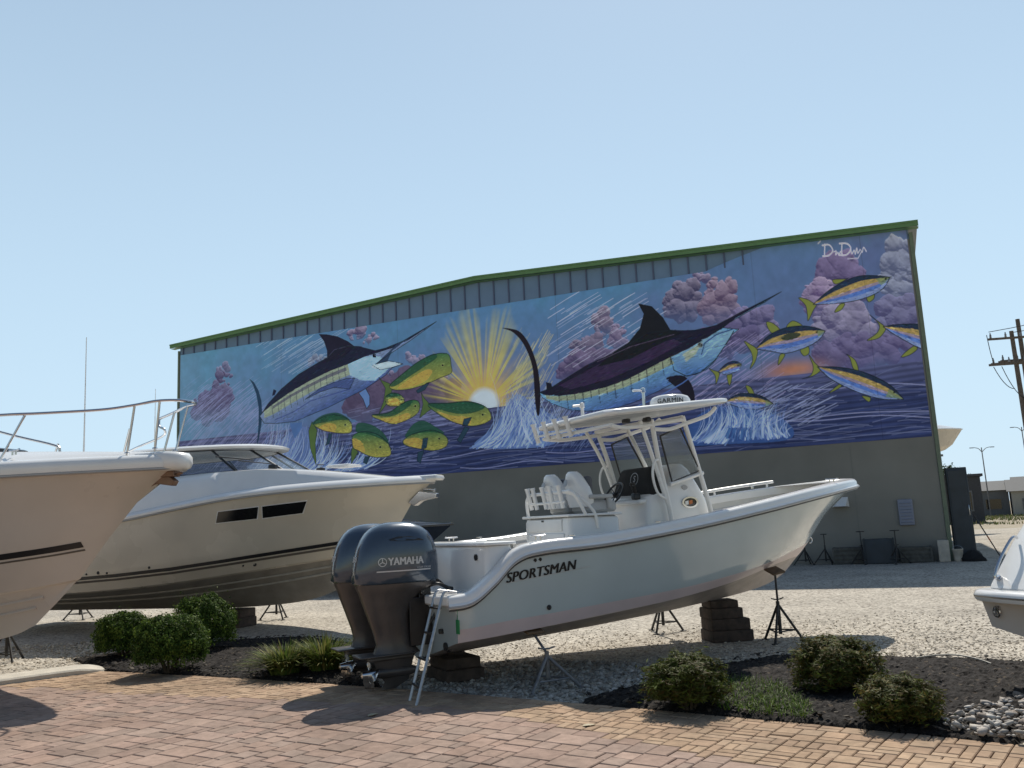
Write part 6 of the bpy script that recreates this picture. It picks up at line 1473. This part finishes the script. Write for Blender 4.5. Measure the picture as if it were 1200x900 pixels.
def shrub(x, y, z, rx, ry, rz_, n, size, pal, tpal, seed, label, group, **kw):
    t = empty("shrub", (x, y, z), 0, label, "shrub", group)
    leaf_cloud("foliage", t, (0, 0, rz_ * .86), (rx, ry, rz_), n, size, pal, seed, top_pal=tpal, **kw)
    mb = MB(); rng = random.Random(seed)
    for k in range(9):
        a = k * .7; mb.tube([(.04 * math.cos(a), .04 * math.sin(a), -.02), (rx * .35 * math.cos(a), ry * .35 * math.sin(a), rz_ * .7), (rx * .7 * math.cos(a + .3), ry * .7 * math.sin(a + .3), rz_ * (1.1 + .4 * rng.random()))], [.016, .011, .004], 6)
    mb.build("stem", 'bark', t); return t
BX = [(.035, .07, .012), (.05, .095, .016), (.028, .055, .010), (.065, .11, .02)]; BXT = [(.11, .17, .03), (.14, .19, .035), (.09, .15, .03)]
gb = "clipped round shrubs in the bed"
shrub(-5.85, 13.0, .06, .40, .40, .34, 19000, .016, BX, BXT, 101, "round clipped green shrub, farthest left of the three under the cream cruiser", gb)
shrub(-4.55, 11.42, .06, .46, .43, .37, 23000, .016, BX, BXT, 102, "round clipped green shrub in front of the other two, nearest the brick paving", gb)
shrub(-4.72, 13.15, .06, .44, .42, .43, 22000, .016, BX, BXT, 103, "tallest round clipped shrub, right of the three, before the timber blocks", gb)
YW = [(.06, .075, .015), (.05, .062, .013), (.08, .085, .018), (.075, .055, .015)]; YWT = [(.13, .105, .022), (.10, .125, .025), (.15, .11, .03), (.09, .12, .02)]
gy = "loose brown tipped shrubs in the right bed"
kw = dict(upright=.8, lump=.20, aspect=.20, inner=.35, squash=2.0, freq=9)
shrub(1.40, 7.85, .05, .34, .30, .23, 15000, .028, YW, YWT[1:2] + YWT[3:], 104, "low loose green shrub at the paving edge, nearest the pale green boat", gy, **kw)
shrub(2.83, 8.22, .05, .38, .34, .25, 16000, .028, YW, YWT, 105, "wide bronze tipped shrub at the back of the right bed by the gravel", gy, **kw)
shrub(2.86, 6.96, .04, .30, .26, .185, 14000, .024, YW, YWT, 106, "small bronze tipped shrub at the paving edge beside the pale stones", gy, **kw)
def grass_clump(name, loc, n, L, spread, pal, seed, label, cat="grass clump", group=None, w=.014, mstuff=False, area=None):
    rng = np.random.default_rng(seed); V = []; F = []; Cc = []
    for i in range(n):
        a = rng.random() * 6.283; r0 = rng.random() ** .7 * spread * .35; l = L * rng.uniform(.55, 1.15); out = rng.uniform(.25, 1.0) * spread
        bx, by = (r0 * math.cos(a), r0 * math.sin(a)) if area is None else area[i]
        ca, sa = math.cos(a), math.sin(a); ww = w * rng.uniform(.6, 1.2); o = len(V); N = 5
        for k in range(N + 1):
            t = k / N; h = l * (t - .38 * t * t * (out / spread) * 1.6); q = out * t ** 1.8
            x, y = bx + ca * q, by + sa * q; wk = ww * (1 - t) ** .6
            V += [(x - sa * wk, y + ca * wk, max(h, .005)), (x + sa * wk, y - ca * wk, max(h, .005))]
            if k: F.append((o + 2 * k - 2, o + 2 * k - 1, o + 2 * k + 1, o + 2 * k))
        c = np.array(pal[rng.integers(len(pal))]) * rng.uniform(.75, 1.25); Cc += [c] * N
    if mstuff:
        o = raw_mesh(name, V, F, 'leaf'); o.location = loc; set_paint(o.data, Cc); return tag(o, kind='stuff')
    t = empty(name, loc, 0, label, cat, group); o = raw_mesh("blades", V, F, 'leaf', t); set_paint(o.data, Cc)
    mb = MB(); mb.lathe([(0, -.02), (.07, -.02), (.05, .04), (0, .06)], (0, 0, 0), 10); mb.build("root_crown", 'bark', t); return t
GL = [(.12, .16, .03), (.17, .19, .045), (.08, .12, .022), (.22, .20, .07), (.06, .10, .02)]
gg = "arching grass clumps by the motors"
grass_clump("grass_clump", (-2.88, 10.75, .06), 620, .44, .55, GL, 201, "yellow green grass clump at the paving edge, left of the other by the motors", group=gg)
grass_clump("grass_clump", (-2.42, 10.8, .06), 620, .50, .55, GL, 202, "taller yellow green grass clump just left of the motors", group=gg)
grass_clump("grass_clump", (-2.02, 10.85, .06), 260, .42, .25, GL, 203, "grass clump mostly hidden behind the motors' lower legs", group=gg)
grass_clump("tall_grass", (-5.3, 14.2, .06), 260, .95, .55, [(.07, .10, .03), (.10, .12, .04)], 204, "dark tall grass tuft behind the round shrubs under the cruiser", w=.006)
rng = np.random.default_rng(5)
pts = rand_in([(1.65, 7.62), (1.5, 8.5), (1.9, 9.2), (2.4, 8.5), (2.35, 7.4), (2.2, 7.15)], 6000, 301)[:1500]; ar = [(a, b) for a, b in pts]
grass_clump("weed_grass", (0, 0, .06), len(ar), .12, .12, [(.06, .10, .018), (.08, .15, .02), (.12, .17, .035)], 206, None, area=ar, mstuff=True, w=.005)
pts = rand_in([(3.0, 9.5), (3.2, 10.2), (4.2, 10.0), (4.1, 9.75), (3.6, 9.6)], 500, 302)[:60]; ar = [(a, b) for a, b in pts]
grass_clump("weed_grass", (0, 0, .03), len(ar), .14, .10, [(.06, .10, .02), (.14, .13, .05)], 207, None, area=ar, mstuff=True, w=.004)
pts = rand_in([(3.6, 6.7), (4.3, 7.4), (5, 7.2), (4.4, 6.6)], 900, 303)[:200]; ar = [(a, b) for a, b in pts]
grass_clump("weed_grass", (0, 0, .05), len(ar), .12, .08, [(.06, .10, .02), (.12, .13, .04)], 208, None, area=ar, mstuff=True, w=.004)
# pale hose on the bed, leaf on the pavers
t = empty("drip_hose", (4.12, 9.45, .1), 0, "thin pale curved hose lying on the dark mulch", "hose")
MB().tube(curve([(0, .02, .0), (.18, .0, .02), (.36, -.10, .03), (.46, -.32, .02), (.50, -.52, .0)], 6), .008, 8).build("tube", 'hose', t)
def leaf(x, y, s, rz, label):
    t = empty("fallen_leaf", (x, y, .036), rz, label, "leaf", "fallen leaves on the pavers")
    P = [(-1, 0), (-.5, .42), (.2, .5), (.8, .25), (1.1, 0), (.8, -.28), (.1, -.45), (-.6, -.35)]
    v = [(a * s, b * s, .004 + .25 * s * abs(b)) for a, b in P] + [(a * s, b * s, .001 + .25 * s * abs(b)) for a, b in P]
    MB().add(v, [tuple(range(8)), tuple(range(15, 7, -1))] + [(i, (i + 1) % 8, 8 + (i + 1) % 8, 8 + i) for i in range(8)]).build("blade", mat("dry leaf", (.42, .36, .24), .7, var=.2) if "dry leaf" not in bpy.data.materials else bpy.data.materials["dry leaf"], t)
leaf(.49, 7.43, .055, .3, "pale dry leaf lying alone on the pavers in front of the boat")
leaf(-1.42, 8.25, .06, .9, "white leaf on the shaded pavers under the near motor")

# ================================================================ BACKGROUND
def pole_thing(loc, h, lean, label, arms, rz):
    t = empty("utility_pole", loc, rz, label, "utility pole", "utility poles at the right edge")
    MB().tube([(0, 0, -.1), (lean * h, 0, h)], [.19, .12], 12).build("pole_shaft", 'pole', t)
    for z, w, hw in arms:
        x = lean * z; mb = MB(); mb.box((x, -.16, z), (w, .11, .13)); mb.box((x, .16, z), (w, .11, .13)) if hw else None; a_ = mb.build("crossarm", 'pole', t)
        for k in np.linspace(-w / 2 + .15, w / 2 - .15, 4):
            b = MB(); b.lathe([(0, 0), (.05, 0), (.075, .06), (.05, .10), (.07, .16), (.045, .2), (.03, .32), (0, .33)], (x + k, -.16, z + .066), 10); b.build("insulator", 'insulator', a_)
    return t
pole_thing((30.95, 52, 0), 11.9, -.012, "utility pole nearer the warehouse of the two, with two crossarms and insulators", [(9.9, 3.0, True), (11.45, 2.9, False)], R(-8))
pole_thing((31.75, 52.6, 0), 12.75, -.008, "taller utility pole just right of the other at the photo's edge", [(10.15, 2.8, True)], R(-8))
t = empty("power_lines", (30.8, 52, 11.9), 0, "black overhead wires running off right from the utility poles", "wires")
for a, b, sag in (((-1.4, 0, -.0), (12, -8, 3.4), .7), ((0, 0, -.1), (12, -9, 3.0), .8), ((1.3, 0, 0), (13, -8, 3.6), .7)):
    MB().tube([Vector(a).lerp(Vector(b), k) + Vector((0, 0, -sag * 4 * k * (1 - k))) for k in np.linspace(0, 1, 14)], .022, 6).build("wire", 'wire', t)
for a, b in (((-1.4, -.2, -2.2), (-.3, -.2, -3.6)), ((-.9, -.2, -2.2), (.2, -.2, -4.2)), ((-1.5, -.1, -.2), (-1.3, -.15, -2.0))):
    MB().tube([Vector(a).lerp(Vector(b), k) + Vector((-.1, 0, -.9 * 4 * k * (1 - k) * .4)) for k in np.linspace(0, 1, 8)], .022, 6).build("jumper_wire", 'wire', t)
t = empty("transformer", (31.15, 51.7, 7.6), 0, "grey transformer drum hung on the utility pole", "transformer")
MB().lathe([(0, 0), (.16, 0), (.18, .05), (.18, .65), (.15, .72), (0, .74)], (0, 0, -.4), 16).build("tank", 'dark_steel', t); MB().lathe([(0, 0), (.04, 0), (.06, .06), (.03, .2), (0, .22)], (0, 0, .44), 8).build("insulator", 'insulator', t)
def house(loc, rz, w, d, h, rh, wallm, roofm, label, wins=3, flat=False):
    t = empty("low_building", loc, rz, label, "building", "low buildings in the distance")
    mb = MB(); mb.add([(-w / 2, -d / 2, 0), (w / 2, -d / 2, 0), (w / 2, d / 2, 0), (-w / 2, d / 2, 0), (-w / 2, -d / 2, h), (w / 2, -d / 2, h), (w / 2, d / 2, h), (-w / 2, d / 2, h)], [(0, 1, 5, 4), (1, 2, 6, 5), (2, 3, 7, 6), (3, 0, 4, 7), (4, 5, 6, 7)]); mb.build("wall", wallm, t, flat=True)
    mb = MB(); e = .4
    if flat: mb.box((0, 0, h + rh / 2 + .02), (w + e, d + e, rh))
    else: mb.prism([(-d / 2 - e, h + .02), (0, h + rh), (d / 2 + e, h + .02)], -w / 2 - e, w / 2 + e, 'YZ'); mb.v = [(a, b, c) for a, b, c in mb.v]
    mb.build("roof", roofm, t, flat=True)
    for k in range(wins):
        x = -w / 2 + (k + .5) * w / wins; mb = MB(); mb.box((x, -d / 2 - .02, h * .48), (w / wins * .55, .08, h * .45)); f_ = mb.build("window", 'far_grey', t, flat=True)
        mb = MB(); mb.box((x, -d / 2 - .07, h * .48), (w / wins * .48, .04, h * .38)); mb.build("pane", 'glass_dark', f_, flat=True)
    return t
M['far_grey'] = mat("grey siding", (.16, .17, .18), .8, var=.1); M['far_pale'] = mat("pale siding", (.34, .34, .31), .8, var=.08); M['far_roof'] = mat("dark shingles", (.07, .075, .08), .8, var=.15); M['far_dark'] = mat("dark cladding", (.05, .055, .065), .7, var=.2)
house((49.5, 98, 0), R(-24), 9, 9, 2.7, 1.1, 'far_grey', 'far_roof', "low grey building with dark windows just past the warehouse corner", 3)
house((56.5, 92, 0), R(-28), 8, 8, 2.5, 1.3, 'far_pale', 'far_roof', "pale low building with a dark roof behind the utility poles", 2)
house((49.0, 112, 0), R(-24), 7, 6, 4.6, .3, 'far_pale', 'far_grey', "flat roofed taller pale building behind the low grey one", 3, True)
house((35.9, 71, 0), R(-24), 3.0, 5, 3.6, .2, 'far_dark', 'far_dark', "narrow dark shed close past the warehouse corner", 1, True)
house((64.0, 100, 0), R(-28), 12, 9, 2.8, 1.5, 'far_grey', 'far_roof', "wide grey building at the far right edge", 3)
def lamp(loc, h, label, rz=0):
    t = empty("street_lamp", loc, rz, label, "street lamp", "street lamps in the distance")
    MB().tube([(0, 0, 0), (-.05, 0, h)], [.075, .05], 8).build("post", 'jack_grey', t)
    for s in (-1, 1):
        MB().tube(curve([(-.05, 0, h - .5), (s * .4, 0, h - .1), (s * .9, 0, h + .02)], 5), .035, 6).build("arm", 'jack_grey', t)
        MB().rbox((s * 1.1, 0, h + .0), (.42, .16, .09), .03).build("lamp_head", 'insulator', t)
lamp((49.6, 92, 0), 7.3, "twin armed street lamp rising over the low grey building"); lamp((56.5, 96, 0), 9.6, "taller street lamp beside the utility poles")
# small far trees and weeds along the lot edge
def far_tree(x, y, h, r_, seed, label):
    t = empty("far_tree", (x, y, 0), 0, label, "tree", "small trees in the distance")
    MB().tube([(0, 0, 0), (.05, 0, h * .5), (0, .05, h * .8)], [.14, .09, .04], 7).build("trunk", 'bark', t)
    leaf_cloud("crown", t, (0, 0, h - r_), (r_, r_, r_ * .95), 1500, .16, [(.04, .07, .02), (.055, .09, .03)], seed, lump=.3, inner=.2)
far_tree(46.6, 97, 4.9, 1.5, 401, "small dark tree by the low grey building"); far_tree(51.5, 103, 6.0, 1.6, 402, "tree behind the low grey building"); far_tree(60.5, 97, 4.4, 1.7, 403, "bushy tree at the far right behind the poles"); far_tree(45.0, 108, 5.3, 2.0, 404, "broad tree nearly hidden past the warehouse corner")
rng = np.random.default_rng(9)
pts = rand_in([(28, 62), (34, 60), (60, 78), (66, 96), (44, 92), (36, 80)], 9000, 304); n_ = mnoise
keep = [mnoise.noise(Vector((a * .25, b * .12, 0))) > .02 + .25 * (b < 74) for a, b in pts]; ar = [(a, b) for (a, b), k in zip(pts, keep) if k][:1500]
grass_clump("lot_weeds", (0, 0, 0), len(ar), .38, .25, [(.07, .10, .03), (.10, .12, .04), (.16, .15, .07)], 209, None, area=ar, mstuff=True, w=.05)
